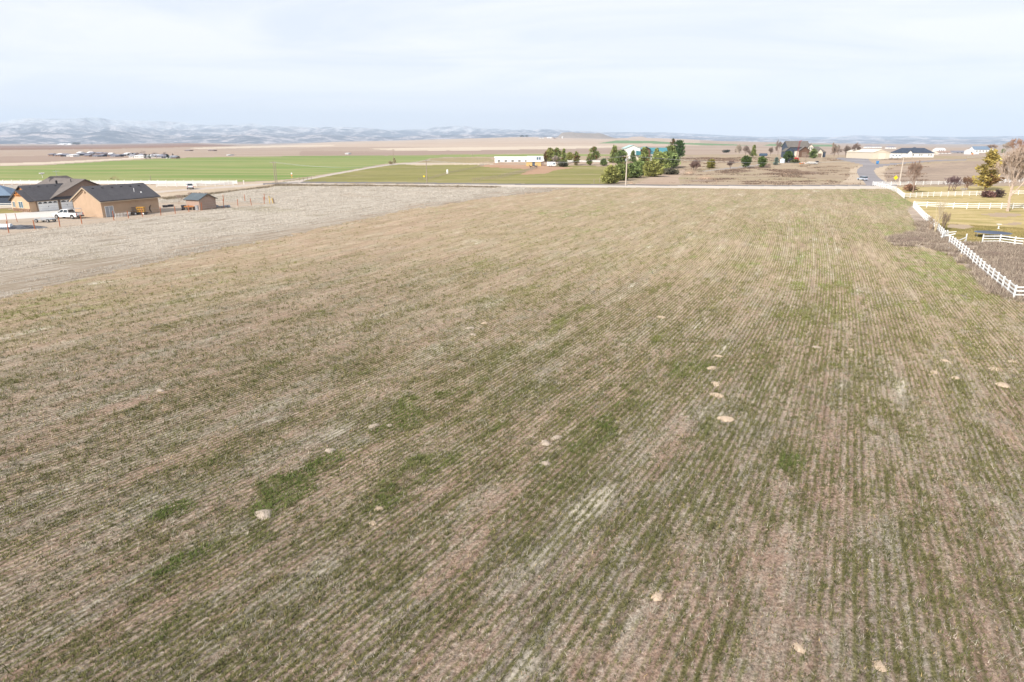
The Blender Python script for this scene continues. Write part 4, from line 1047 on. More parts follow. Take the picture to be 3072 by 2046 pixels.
for x_ in (-.7, .9):
    yf.box((x_, -.4, 1.2), (.14, .14, 1.3), 0, .1); yf.box((x_, .5, 1.2), (.14, .14, 1.3), 0, .1)
for z_ in (.72, 1.25, 1.82): yf.bx(-.75, .95, -.5, -.36, z_, z_ + .13); yf.bx(-.75, .95, .46, .60, z_, z_ + .13)
yf.bx(-.2, -.1, -.45, -.35, .7, 1.9); yf.bx(.3, .4, -.45, -.35, .7, 1.9)
yf.bx(-.8, 1.0, -.5, .6, 1.86, 1.98)
yf.build('frame', M['yellow_paint'], im)
rk = MB()
for i in range(6): rk.tube((-2.5 + i * .26, .3, .5), (-2.5 + i * .26, .3, 1.9), .03)
rk.tube((-2.6, .3, 1.85), (-1.1, .3, 1.85), .03).build('rack', M['black_metal'], im)
for x_ in (-1.0, .9):
    for s in (-1, 1): wheel('wheel', im, x_, .72 * s, .34, .22, 'white_paint')
im.scale = (.82, .82, .82)
q = at(455, 637)
hf = thing('round_feeder', 'round black feeder ring standing upright at the workshop corner', 'feeder', q, HRZ + .3)
rg = MB()
for i in range(18):
    a0, a1 = 2 * math.pi * i / 18, 2 * math.pi * (i + 1) / 18
    for yy in (-.28, .28): rg.tube((.82 * math.cos(a0), yy, .84 + .82 * math.sin(a0)), (.82 * math.cos(a1), yy, .84 + .82 * math.sin(a1)), .09, .09, 6)
    if i % 2 == 0: rg.tube((.82 * math.cos(a0), -.28, .84 + .82 * math.sin(a0)), (.82 * math.cos(a0), .28, .84 + .82 * math.sin(a0)), .04, .04, 5)
rg.build('ring', M['black_rubber'], hf)
sp = MB()
for i in range(4): a0 = math.pi * i / 4; sp.tube((.8 * math.cos(a0), 0, .84 + .8 * math.sin(a0)), (-.8 * math.cos(a0), 0, .84 - .8 * math.sin(a0)), .03)
sp.build('spokes', M['black_metal'], hf)
for k_, (px_, py_, lb) in enumerate(((497, 622, 'left of two black feed troughs behind the workshop corner'), (513, 620, 'right of two black feed troughs, the one nearer the shed'))):
    q = at(px_, py_)
    tt = thing('feed_trough', lb, 'trough', q, .1, 'black feed troughs')
    MB().poly([(-.5, -.3, 0), (.5, -.3, 0), (.5, .3, 0), (-.5, .3, 0), (-.6, -.4, .5), (.6, -.4, .5), (.6, .4, .5), (-.6, .4, .5), (-.52, -.32, .5), (.52, -.32, .5), (.52, .32, .5), (-.52, .32, .5), (-.45, -.25, .12), (.45, -.25, .12), (.45, .25, .12), (-.45, .25, .12)],
        [(3, 2, 1, 0), (0, 1, 5, 4), (1, 2, 6, 5), (2, 3, 7, 6), (3, 0, 4, 7), (4, 5, 9, 8), (5, 6, 10, 9), (6, 7, 11, 10), (7, 4, 8, 11), (8, 9, 13, 12), (9, 10, 14, 13), (10, 11, 15, 14), (11, 8, 12, 15), (12, 13, 14, 15)]).build('basin', M['black_plastic'], tt)
    for xf in (-.55, .35): MB().bx(xf, xf + .2, -.28, .28, -.05, .05).build('foot', M['wood_weathered'], tt)
q = at(552, 630)
bn = thing('trash_cart', 'black wheeled bin left of the wooden cart by the shed', 'bin', q, .2)
MB().poly([(-.3, -.3, .1), (.3, -.3, .1), (.3, .3, .1), (-.3, .3, .1), (-.42, -.4, 1.05), (.42, -.4, 1.05), (.42, .4, 1.05), (-.42, .4, 1.05)], [(3, 2, 1, 0), (0, 1, 5, 4), (1, 2, 6, 5), (2, 3, 7, 6), (3, 0, 4, 7), (4, 5, 6, 7)]).build('body', M['black_plastic'], bn)
MB().prism([(-.46, 1.055), (.46, 1.055), (.40, 1.15), (-.40, 1.15)], -.44, .44).build('lid', M['black_plastic'], bn)
for s in (-1, 1): wheel('wheel', bn, -.3, .36 * s, .13, .08, 'black_metal')
q = at(570, 630)
wc_ = thing('wooden_cart', 'low wooden cart between the black bin and the grey drum', 'cart', q, .15)
MB().bx(-1.0, 1.0, -.55, .55, .72, .82).build('deck', M['cedar'], wc_)
MB().bx(-1.02, 1.02, -.6, -.55, .70, .95).bx(-1.02, 1.02, .55, .6, .70, .95).build('side_board', M['cedar'], wc_)
for xf in (-.75, .6): MB().bx(xf, xf + .15, -.5, .5, .0, .72).build('trestle', M['wood_weathered'], wc_)
q = at(593, 630)
dr = thing('steel_drum', 'grey steel drum at the sunlit wall of the shed', 'drum', q)
MB().lathe((0, 0, 0), [(.46, 0), (.46, .34), (.48, .36), (.46, .38), (.46, .7), (.48, .72), (.46, .74), (.46, 1.05), (.48, 1.07), (.48, 1.1), (.42, 1.1), (.42, 1.06)], 14).build('shell', M['galvanised'], dr)
MB().lathe((.2, .1, 1.06), [(.06, 0), (.06, .05)], 6).build('bung', M['black_metal'], dr)
q = at(663, 622)
rp = thing('rubble_heap', 'low grey heap of scrap stone behind the posts right of the shed', 'heap', q)
for i in range(14): MB().box((rs.uniform(-1.8, 1.8), rs.uniform(-.5, .5), rs.uniform(.1, .35)), (rs.uniform(.3, .7), rs.uniform(.3, .6), rs.uniform(.2, .45)), rs.uniform(0, 3), rs.uniform(-.4, .4)).build('stone', M['grey_metal'], rp)
# ------------------------------------------------------------------ fences
UNIT = {}
def unit_box(mat):
    k = 'unit_' + mat
    if k not in UNIT: UNIT[k] = MB().box((0, 0, 0), (1, 1, 1)).mesh(k, M[mat])
    return UNIT[k]
def post_mesh(mat, w, h, cap=True):
    k = ('post', mat, w, h)
    if k not in UNIT:
        m = MB().bx(-w / 2, w / 2, -w / 2, w / 2, -.2, h)
        if cap: m.lathe((0, 0, h), [(w * .78, 0), (w * .78, .03), (.01, w * .45)], 4)
        UNIT[k] = m.mesh('post', M[mat])
    return UNIT[k]
def bar(name, parent, org, p0, p1, h, w, mat):
    """one straight rail between two points (world), hung under parent at org"""
    p0, p1 = Vector(p0), Vector(p1); d = p1 - p0
    o = link(name, unit_box(mat), parent)
    X = d.normalized(); Y = Vector((-X.y, X.x, 0)).normalized(); Z = X.cross(Y)
    R = Matrix((X, Y, Z)).transposed().to_4x4()
    o.matrix_local = Matrix.Translation((p0 + p1) / 2 - org) @ R @ Matrix.Diagonal((d.length, w, h, 1))
    return o
def white_fence(label, pts, spacing=2.4, h=1.35, per_bay=True, rails=(0.42, 0.80, 1.18), skip=(), name='rail_fence', pw=.13, rh=.14):
    W = [p if isinstance(p, Vector) else at(*p) for p in pts]
    t = thing(name, label, 'fence', W[0])
    org = W[0]
    pos = []
    for a, b in zip(W[:-1], W[1:]):
        n = max(1, round((b - a).length / spacing))
        pos += [a.lerp(b, i / n) for i in range(n)]
    pos.append(W[-1])
    pos = [ground(p.x, p.y) for p in pos]
    me = post_mesh('white_vinyl', pw, h)
    for i, p in enumerate(pos):
        if ('p', i) in skip: continue
        o = link('post', me, t, p - org)
        o.rotation_euler = (rs.uniform(-.02, .02), rs.uniform(-.02, .02), ROW)
    if per_bay:
        for i, (a, b) in enumerate(zip(pos[:-1], pos[1:])):
            if i in skip: continue
            for z in rails:
                bar('rail', t, org, a + Vector((0, 0, z + rs.uniform(-.02, .02))), b + Vector((0, 0, z + rs.uniform(-.02, .02))), rh, .05, 'white_vinyl')
    else:
        for a, b in zip(W[:-1], W[1:]):
            for z in rails: bar('rail', t, org, ground(a.x, a.y) + Vector((0, 0, z)), ground(b.x, b.y) + Vector((0, 0, z)), rh, .05, 'white_vinyl')
    return t, pos
f1, pp = white_fence('nearest white three rail fence, running from the broken gap to the right picture edge', [(2847, 730), (2884, 760), (2948, 819), (3040, 896)], 2.3)
white_fence('short end of white fence leaving the picture at the right edge', [(3041, 896), (3200, 900)], 2.4)
white_fence('white fence from the lawn corner down to the broken gap beside the saplings', [(2739, 622), (2771, 656), (2808, 690), (2832, 717)], 2.3)
fx = thing('broken_fence_panel', 'broken white fence panel leaning at the gap between two fence runs', 'fence', at(2835, 718))
o_ = fx.location.copy()
for z_, tz in ((1.15, .5), (.75, .2), (.4, -.05)):
    bar('rail', fx, o_, o_ + Vector((-.8, -.3, z_)), o_ + Vector((1.1, .9, z_ + .1 - tz * .4)), .14, .05, 'white_vinyl')
bar('rail', fx, o_, o_ + Vector((-.6, .4, .35)), o_ + Vector((1.3, -.3, .95)), .14, .05, 'white_vinyl')
bar('rail', fx, o_, o_ + Vector((0.2, .6, 1.0)), o_ + Vector((2.2, .9, 1.12)), .14, .05, 'white_vinyl')
for dx_, dy_, tl_ in ((-.8, -.35, .05), (1.15, .9, -.18)):
    p_ = link('post', post_mesh('white_vinyl', .13, 1.35), fx, (dx_, dy_, 0)); p_.rotation_euler = (tl_, tl_, .4)
white_fence('white fence across the lawn behind the saplings and in front of the big bare tree', [(2741, 621), (2900, 627), (3072, 627), (3200, 628)], 2.5)
white_fence('white fence between the two lawns in front of the purple shrubs', [(2712, 594), (2800, 590), (2950, 587), (2985, 588)], 2.6)
white_fence('white fence going on behind the bare tree trunk at the right edge', [(3030, 585), (3200, 583)], 2.6)
white_fence('white roadside fence from the field corner along the far road edge', [(2618, 556), (2700, 556.5), (2860, 554), (3072, 546), (3200, 542)], 3.0, 1.4, False)
white_fence('closely posted white fence along the field end, seen almost end on', [(2618, 556), (2662, 566), (2690, 577), (2712, 595)], 2.3)
white_fence('white fence in front of the round trampoline with a drooping first bay', [(2896, 728), (2946, 731), (2998, 731), (3042, 737), (3090, 742), (3200, 748)], 2.4, skip=(0,))
g_ = at(2896, 728); gf = thing('drooping_rail', 'two loose white rails drooping at the end of the trampoline fence', 'fence rail', at(2876, 731))
og = gf.location.copy()
bar('rail', gf, og, og + Vector((0, 0, .55)), g_ + Vector((-.1, -.12, .85)), .14, .05, 'white_vinyl'); bar('rail', gf, og, og + Vector((.3, -.1, .05)), g_ + Vector((-.1, -.12, .42)), .14, .05, 'white_vinyl')
# beyond the farm
white_fence('long white fence along the near edge of the green field', [(-120, 553), (300, 553), (500, 553.5), (712, 553)], 3.2, 1.5, False, pw=.2, rh=.26)
white_fence('second white fence running just in front of the green field fence', [(470, 561), (590, 560), (700, 556)], 3.2, 1.4, False, pw=.18, rh=.2)
white_fence('short white fence beside the driveway at the left picture edge', [(-80, 628), (38, 626)], 2.4, 1.4)
white_fence('white fence behind the metal barn at the far left', [(-60, 574), (60, 566)], 2.6, 1.4, False, pw=.18, rh=.2)

def post_fence(name, label, pts, mat, spacing, h, w, wires=(), wmat='galvanised', jitter=.15, cat='fence', lean=.05, wr=.012):
    W = [at(*p) for p in pts]
    t = thing(name, label, cat, W[0]); org = W[0]
    pos = []
    for a, b in zip(W[:-1], W[1:]):
        n = max(1, round((b - a).length / spacing)); pos += [a.lerp(b, i / n) for i in range(n)]
    pos.append(W[-1])
    me = MB().tube((0, 0, -.2), (0, 0, 1), w / 2, w / 2, 6).mesh('post', M[mat])
    for p in pos:
        o = link('post', me, t, ground(p.x, p.y) - org)
        o.scale = (1, 1, h * (1 + rs.uniform(-jitter, jitter))); o.rotation_euler = (rs.uniform(-lean, lean), rs.uniform(-lean, lean), 0)
    for z in wires:
        m = MB()
        for a, b in zip(pos[:-1], pos[1:]): m.tube(ground(a.x, a.y) - org + Vector((0, 0, z)), ground(b.x, b.y) - org + Vector((0, 0, z)), wr, wr, 4, False)
        m.build('wire', M[wmat], t)
    return t
post_fence('wire_fence', 'wire fence on rusty orange posts along the farmyard edge', [(-60, 712), (27, 699), (105, 688), (180, 680), (246, 672), (342, 661), (428, 650), (483, 646), (606, 631), (672, 623), (793, 612)], 'post_orange', 4.4, 1.75, .15, (.5, 1.0, 1.5))
post_fence('wire_fence', 'rusty orange post fence closing the yard behind the shed', [(672, 605), (735, 603), (795, 602)], 'post_orange', 4.0, 1.8, .15, (.6, 1.3))
post_fence('wire_fence', 'two thin rusty posts with wire left of the tarp heap', [(22, 668), (52, 666)], 'post_orange', 5, 1.7, .10, (.8, 1.4))
cb_ = thing('corner_brace', 'yellow timber corner brace ending the orange post fence', 'fence brace', at(815, 611))
MB().tube((-.45, 0, -.1), (-.5, 0, 1.9), .12).tube((.35, 0, -.1), (.2, 0, 1.5), .14).build('post', M['wood_yellow'], cb_)
MB().box((.55, .05, .65), (.25, .25, 1.3), 0, 0, -.15).build('strut', M['trim_brown'], cb_)
MB().tube((-.45, 0, 1.0), (.3, 0, 1.05), .07).build('brace', M['wood_yellow'], cb_)
post_fence('wooden_fence', 'dark post fence crossing the paddock from the road to the corral', [(1418, 546), (1500, 534), (1590, 512), (1612, 500)], 'wood_weathered', 2.0, 1.5, .16, (.6, 1.1), 'wood_weathered', wr=.05)
post_fence('wire_fence', 'faint dark wire fence running diagonally up the paddock', [(1256, 542), (1290, 538), (1350, 520), (1450, 497)], 'wood_weathered', 2.6, 1.1, .12, (.4, .9), 'wood_weathered', wr=.05)
post_fence('wire_fence', 'short row of grey posts along the near paddock corner by the junction', [(898, 543), (935, 541)], 'wood_weathered', 2.2, 1.6, .2, (1.0,), 'wood_weathered', wr=.04)
post_fence('wooden_fence', 'grey corral rails in front of the long white building', [(1440, 497), (1485, 492), (1580, 494)], 'wood_weathered', 2.6, 1.5, .16, (.6, 1.2), 'wood_weathered', wr=.06)
post_fence('pale_wall', 'low pale board fence behind the conifers', [(1700, 487), (1780, 487), (1870, 487)], 'wood_weathered', 2.4, 1.2, .14, (.3, .6, .9, 1.15), 'white_vinyl', wr=.13)

# ------------------------------------------------------------------ poles, wires, signs
P('wood_pale', (0.50, 0.43, 0.36), .9, .1, 1.2)
def pole(label, px, py, hpx, arms=1, name='utility_pole', lean=0.0, mat='wood_pole', r=.17, dz=0):
    p = at(px, py); h = hpx / ppm(p)
    t = thing(name, label, 'utility pole', p); t.rotation_euler = (0, lean, 0)
    MB().tube((0, 0, -.3), (0, 0, h), r, r * .68, 8).build('pole', M[mat], t)
    for k in range(arms):
        z = h - .5 - k * 1.0
        c = MB().box((0, -.16, z), (2.4, .1, .13)).build('crossarm', M[mat], t)
        for x in (-1.1, -.45, .45, 1.1): MB().lathe((x, -.16, z + .065), [(.03, 0), (.06, .06), (.06, .14), (.03, .2)], 6).build('insulator', M['galvanised'], c)
    return t, p, h
t1, a1, h1 = pole('tall utility pole by the road in front of the juniper hedge', 1877, 556, 88, 1, mat='wood_pale', r=.24)
MB().tube((-.32, -.05, h1 - 2.2), (-.32, -.05, h1 - 1.3), .24, .24, 10).build('transformer', M['galvanised'], t1)
t2, a2, h2 = pole('utility pole on the road verge in front of the olive paddock', 1281, 551, 70, 1)
t3, a3, h3 = pole('left of two utility poles standing side by side at the road junction', 826, 550, 64, 1)
t4, a4, h4 = pole('right of two utility poles standing side by side at the road junction', 831, 548, 60, 0)
t5, a5, h5 = pole('pale utility pole beside the yellow sign at the side road', 2698, 549, 76, 0, mat='wood_pale', r=.26)
t6, a6, h6 = pole('faint utility pole far up the country road beside the pale bush', 1181, 489, 40, 1)
t7, a7, h7 = pole('thin utility pole on the green strip behind the earth bank', 1418, 472, 12, 0)
t8, a8, h8 = pole('slim utility pole in the green field behind the workshop roof', 453, 543, 16, 0)
for (nm, A_, hA, B_, hB) in (('power lines strung between the two left junction poles and the paddock pole', a3, h3, a2, h2), ('power lines crossing in front of the conifers from the paddock pole', a2, h2, a1, h1), ('power lines from the hedge pole to the pale pole by the yellow sign', a1, h1, a5, h5)):
    t = thing('power_line', nm, 'power line', A_)
    for off in (-1.1, .45, 1.1):
        m = MB(); prev = None
        for i in range(15):
            k = i / 14; q = (A_ + Vector((off, -.16, hA - .3))).lerp(B_ + Vector((off, -.16, hB - .3)), k) - A_; q.z -= 2.2 * 4 * k * (1 - k)
            if prev is not None: m.tube(prev, q, .02, .02, 4, False)
            prev = q
        m.build('wire', M['galvanised'], t)
def sign(name, label, cat, px, py, h, plate, mat, shape='square', post='galvanised'):
    p = at(px, py); t = thing(name, label, cat, p)
    MB().box((0, .06, h / 2), (.09, .06, h)).build('post', M[post], t)
    m = MB()
    if shape == 'diamond': m.box((0, 0, h - plate * .6), (plate, .04, plate), 0, 0, math.pi / 4)
    else: m.box((0, 0, h - plate / 2), (plate, .04, plate))
    m.build('plate', M[mat], t)
    return t
sign('warning_sign', 'bright yellow diamond sign beside the pale utility pole at the side road', 'sign', 2685, 548, 2.6, 1.25, 'yellow_sign', 'diamond')
sign('warning_sign', 'small yellow sign left of the utility pole on the paddock verge', 'sign', 1272, 538, 1.5, .6, 'yellow_sign')
mk = sign('road_marker', 'white topped orange road marker at the green field junction', 'marker', 876, 536, 2.4, .5, 'white_paint')
MB().box((0, -.01, 1.35), (.5, .05, .5)).build('band', M['orange_paint'], mk); MB().box((0, -.01, .55), (.4, .05, .4)).build('band', M['yellow_paint'], mk)
wb = thing('white_standpipe', 'small white standpipe box in the middle of the paddock', 'utility box', at(1342, 521)); MB().box((0, 0, .9), (.8, .6, 1.8)).build('box', M['white_paint'], wb); MB().prism([(-.5, 1.8), (.5, 1.8), (0, 2.1)], -.4, .4).build('lid', M['white_paint'], wb)
mb_ = thing('mailbox', 'grey mailbox on a wooden post at the junction verge', 'mailbox', at(732, 553)); MB().box((0, 0, .5), (.12, .12, 1.1)).build('post', M['white_paint'], mb_); MB().box((0, 0, 1.2), (.3, .5, .3)).build('box', M['white_paint'], mb_)
for px_, py_, lb in ((1782, 550, 'stubby grey gate post left of the stone gate'), (1799, 547, 'gate post with a white sign by the hedge'), (2579, 555, 'single thin post at the mouth of the side road')):
    p = at(px_, py_); t = thing('gate_post', lb, 'post', p); MB().tube((0, 0, -.1), (0, 0, 1.5), .13, .12, 7).build('shaft', M['wood_weathered'], t); MB().lathe((0, 0, 1.5), [(.15, 0), (.15, .06), (.02, .12)], 7).build('cap', M['white_paint'] if px_ == 1799 else M['wood_weathered'], t)
# ------------------------------------------------------------------ trees
LEAF = vcol_mat("needles_and_leaves", 0.75, 0.15, 0.25)
BARK = {}
def bark(c):
    k = 'bark_%d_%d_%d' % tuple(int(q * 255) for q in c)
    if k not in BARK: BARK[k] = paint(k, c, .95, .25, 2.5, .05, 0, .3)
    return BARK[k]
def place(px, py): return at(px, py)
def leaf_mesh(name, V, C): return mesh_np(name, V, np.arange(len(V)).reshape(-1, 3), LEAF, 3, {'col': C})
def spray(pc, d, ln, wd, col, R):
    """leaf clumps as small bent triangles; pc centres, d directions (unit)"""
    N = len(pc)
    rnd = R.normal(0, 1, (N, 3)); side = np.cross(d, rnd); side /= np.maximum(np.linalg.norm(side, axis=1, keepdims=True), 1e-6)
    ln = np.broadcast_to(ln, N)[:, None]; wd = np.broadcast_to(wd, N)[:, None]
    V = np.stack([pc - side * wd * .5 - d * ln * .4, pc + side * wd * .5 - d * ln * .4, pc + d * ln * .6], 1).reshape(-1, 3)
    C = np.repeat(np.clip(col, .008, .8), 3, 0)
    return V, C
def conifer(label, px, py, hpx, wpx, col=(0.055, 0.075, 0.028), shape='cone', seed=0, n=1500, group=None, name='conifer_tree', trunk=.12, brown=0.0, cat='tree'):
    p = place(px, py); s = ppm(p); h = hpx / s; w = wpx / s
    t = thing(name, label, cat, p, 0, group)
    R = np.random.default_rng(100 + seed)
    th = h * trunk
    MB().tube((0, 0, -.3), (0, 0, h * .9), max(.09, h * .022), .03, 7).build('trunk', bark((0.16, 0.115, 0.085)), t)
    # branches leave the trunk all the way up; needles sit along them, thicker outside
    nb = int(26 + n / 26)
    zb = R.random(nb) ** (.85 if shape == 'cone' else 1.0)
    ab = R.random(nb) * 2 * math.pi
    if shape == 'cone': prof = (1 - zb) ** .8 * 1.0 + .04
    elif shape == 'ragged': nb = 40; zb = (np.arange(nb) + R.random(nb)) / nb; ab = R.random(nb) * 6.283; prof = np.interp(zb, [0, .1, .3, .5, .75, 1], [.7, 1.05, .85, .62, .42, .06]) * (.65 + .6 * R.random(nb))
    elif shape == 'round': prof = np.sqrt(np.clip(1 - (2 * zb - .92) ** 2, .05, 1)) * .98
    elif shape == 'column': prof = np.where(zb < .62, .9 + .1 * np.sin(zb * 6), np.clip((1 - zb) / .38, 0, 1) ** .65 * .95) + .03
    else: prof = np.sqrt(np.clip(1 - zb ** 1.7, .02, 1))          # bush
    Lb = w / 2 * prof * (.72 + .45 * R.random(nb))
    lobe = .75 + .5 * fbm(np.cos(ab) * 1.4 + 5 + seed, np.sin(ab) * 1.4 + zb * 3 + 7, seed, 2)
    Lb = Lb * lobe
    per = max(6, int(n / nb))
    q = R.random((nb, per)) ** (.55 if shape != 'ragged' else .8)
    droop = {'ragged': .32, 'cone': -.18, 'round': .10, 'column': .55, 'bush': .25}[shape]
    z = th + zb[:, None] * (h - th) * .97 + q * Lb[:, None] * droop
    x = np.cos(ab)[:, None] * Lb[:, None] * q; y = np.sin(ab)[:, None] * Lb[:, None] * q
    sc = w * .045 + .06
    pc = np.stack([x.ravel(), y.ravel(), z.ravel()], 1) + R.normal(0, 1, (nb * per, 3)) * np.array([sc * 1.1, sc * 1.1, sc * .8])
    d = np.stack([np.repeat(np.cos(ab), per), np.repeat(np.sin(ab), per), np.full(nb * per, .25 + (.9 if shape == 'column' else 0))], 1) + R.normal(0, .55, (nb * per, 3))
    d /= np.linalg.norm(d, axis=1, keepdims=True)
    c = np.array([col]) * (0.62 + .62 * np.repeat(R.random((nb, 1)), per, 0)) * (1 + .25 * R.normal(0, 1, (nb * per, 1)))
    if brown: 
        bm = (np.repeat(R.random((nb, 1)), per, 0) < brown); c = np.where(bm, np.array([[0.23, 0.135, 0.06]]) * (.7 + .6 * R.random((nb * per, 1))), c)
    V, Cc = spray(pc, d, sc * 2.6 * (.7 + .7 * R.random(nb * per)), sc * 1.5, c, R)
    V[:, 2] = np.maximum(V[:, 2], .02)
    link('crown', leaf_mesh('crown', V, Cc), t)
    return t
def bare_tree(label, px, py, hpx, wpx, col=(0.26, 0.20, 0.165), seed=0, depth=5, group=None, name='bare_tree', r0=None, twig=.016, split=.28, stems=1, cat='tree', dens=3, spread=(.35, .85), first=1.0):
    p = place(px, py); s = ppm(p); h = hpx / s; w = wpx / s
    t = thing(name, label, cat, p, 0, group)
    R = random.Random(500 + seed)
    S_ = []
    r0 = r0 or max(.06, h * .02)
    def grow(a, d, ln, r, lev):
        segs = 2 if lev < 3 else 1
        for _ in range(segs):
            b = a + d * (ln / segs)
            S_.append((a, b, max(r, twig), max(r * .82, twig * .7), lev))
            a = b; r *= .82
            d = (d + Vector((R.gauss(0, .1), R.gauss(0, .1), R.gauss(.03, .06)))).normalized()
        if lev >= depth: return
        n = dens if lev < depth - 1 else dens + 1
        for i in range(n):
            ang = R.uniform(*spread)
            az = R.uniform(0, 2 * math.pi)
            o = d.orthogonal().normalized(); o2 = d.cross(o)
            nd = (d * math.cos(ang) + (o * math.cos(az) + o2 * math.sin(az)) * math.sin(ang))
            nd = Vector((nd.x, nd.y, nd.z + .12)).normalized()
            grow(a - d * ln * R.uniform(0, .45) * (1 if i else 0), nd, ln * R.uniform(.58, .82) * (first if lev == 0 else 1), r * R.uniform(.55, .75), lev + 1)
    for k in range(stems):
        off = Vector((0, 0, -.1)) if stems == 1 else Vector((R.uniform(-.12, .12) * w, R.uniform(-.12, .12) * w, -.1))
        lean = Vector((R.gauss(0, .05 if stems == 1 else .3), R.gauss(0, .05 if stems == 1 else .3), 1)).normalized()
        grow(off, lean, h * split, r0 * (1 if stems == 1 else .7), 0)
    hz = max(q[1].z for q in S_); wx = max(abs(q[1].x) for q in S_) + 1e-6
    kz = h / hz; kx = min(max(w / 2 / wx, .3), 2.5)
    sc = lambda v: Vector((v.x * kx, v.y * kx, v.z * kz))
    trunk = MB()
    for a, b, ra, rb, lev in S_:
        if lev <= 1: trunk.tube(sc(a), sc(b), ra, rb, 6, False)
    bk = bark(col)
    trunk.build('trunk', bk, t)
    T = [q for q in S_ if q[4] > 1]                       # limbs and twigs: three-sided tapering sticks
    A = np.array([sc(q[0]) for q in T]); B = np.array([sc(q[1]) for q in T]); ra = np.array([q[2] for q in T])[:, None]; rb = np.array([q[3] for q in T])[:, None]
    D = B - A; D /= np.maximum(np.linalg.norm(D, axis=1, keepdims=True), 1e-6)
    X = np.cross(D, np.array([[.31, .77, .2]])); X /= np.maximum(np.linalg.norm(X, axis=1, keepdims=True), 1e-6); Y = np.cross(D, X)
    ring = [(math.cos(q), math.sin(q)) for q in (0, 2.0944, 4.1888)]
    V = np.stack([A + (X * c + Y * s_) * ra for c, s_ in ring] + [B + (X * c + Y * s_) * rb for c, s_ in ring], 1).reshape(-1, 3)
    Fq = (np.arange(len(T))[:, None, None] * 6 + np.array([[0, 1, 4, 3], [1, 2, 5, 4], [2, 0, 3, 5]])[None]).reshape(-1, 4)
    link('crown', mesh_np('crown', V, Fq, bk, 4), t)
    return t
# conifers round the white barn, from left to right in the photograph
OLV = (0.34, 0.34, 0.11); DGR = (0.19, 0.245, 0.085); MID = (0.27, 0.31, 0.10); YEL = (0.27, 0.24, 0.06)
GB = 'conifers around the barn'
CON = [
 (1637, 485, 28, 13, (0.20, 0.125, 0.055), 'round', 'rusty brown conifer at the left end of the barnyard trees', .5),
 (1650, 485, 38, 28, OLV, 'round', 'olive conifer next to the rusty tree behind the white trailers', .05),
 (1670, 486, 38, 28, MID, 'round', 'dark conifer rising behind the small bare tree', .1),
 (1691, 491, 42, 22, MID, 'cone', 'ragged conifer with a gap, right of the bare tree', .1),
 (1709, 486, 27, 20, OLV, 'round', 'small round olive conifer left of the brown based one', .0),
 (1728, 496, 39, 20, MID, 'round', 'conifer with a brown patch halfway up', .35),
 (1782, 482, 38, 28, MID, 'round', 'tall round conifer standing alone between two gaps', .15),
 (1768, 496, 32, 18, MID, 'round', 'narrow conifer leaning against the tall lone one', .2),
 (1811, 497, 20, 20, DGR, 'bush', 'low dark conifer right of the pale board fence', .0),
 (1842, 488, 46, 36, MID, 'cone', 'broad conifer left of the white barn', .05),
 (1863, 499, 46, 38, DGR, 'round', 'dark broad conifer in front of the white barn wall', .05),
 (1898, 486, 34, 22, DGR, 'cone', 'slim conifer against the white barn gable', .0),
 (1931, 504, 56, 46, MID, 'cone', 'big conifer in front of the brown timber tower', .05),
 (1968, 496, 46, 34, MID, 'cone', 'conifer in front of the teal roof', .1),
 (2016, 473, 54, 17, (0.12, 0.115, 0.05), 'column', 'tall pointed brownish arborvitae, highest of the group', .25),
 (2036, 476, 51, 30, (0.075, 0.13, 0.042), 'column', 'dense dark green arborvitae at the right end of the teal roof', .0),
 (2009, 478, 36, 32, MID, 'column', 'lower bright arborvitae in front of the pointed one', .0)]
for i, (px_, py_, h_, w_, c_, sh_, lb, br) in enumerate(CON): conifer(lb, px_, py_, h_ * 1.02, w_ * 1.1, c_, sh_, i, 1700, GB, brown=br, trunk=.06)
GH = 'juniper hedge by the road'
for i, (px_, py_, h_, w_, c_, lb) in enumerate([
 (1832, 550, 44, 38, OLV, 'nearest juniper of the hedge, left of the tall utility pole'),
 (1862, 541, 40, 38, MID, 'juniper directly behind the tall utility pole'),
 (1892, 534, 36, 40, DGR, 'dark juniper in the middle of the hedge'),
 (1922, 526, 34, 46, DGR, 'shaded juniper at the far end of the hedge row'),
 (1957, 530, 40, 42, OLV, 'nearest juniper on the right side of the drive'),
 (1978, 515, 48, 42, MID, 'middle juniper on the right side of the drive'),
 (2003, 504, 40, 46, DGR, 'farthest juniper on the right side of the drive')]):
    conifer(lb, px_, py_, h_ * 1.08, w_ * 1.42, c_, 'bush', 40 + i, 3000, GH, 'juniper_bush', .02, cat='shrub')
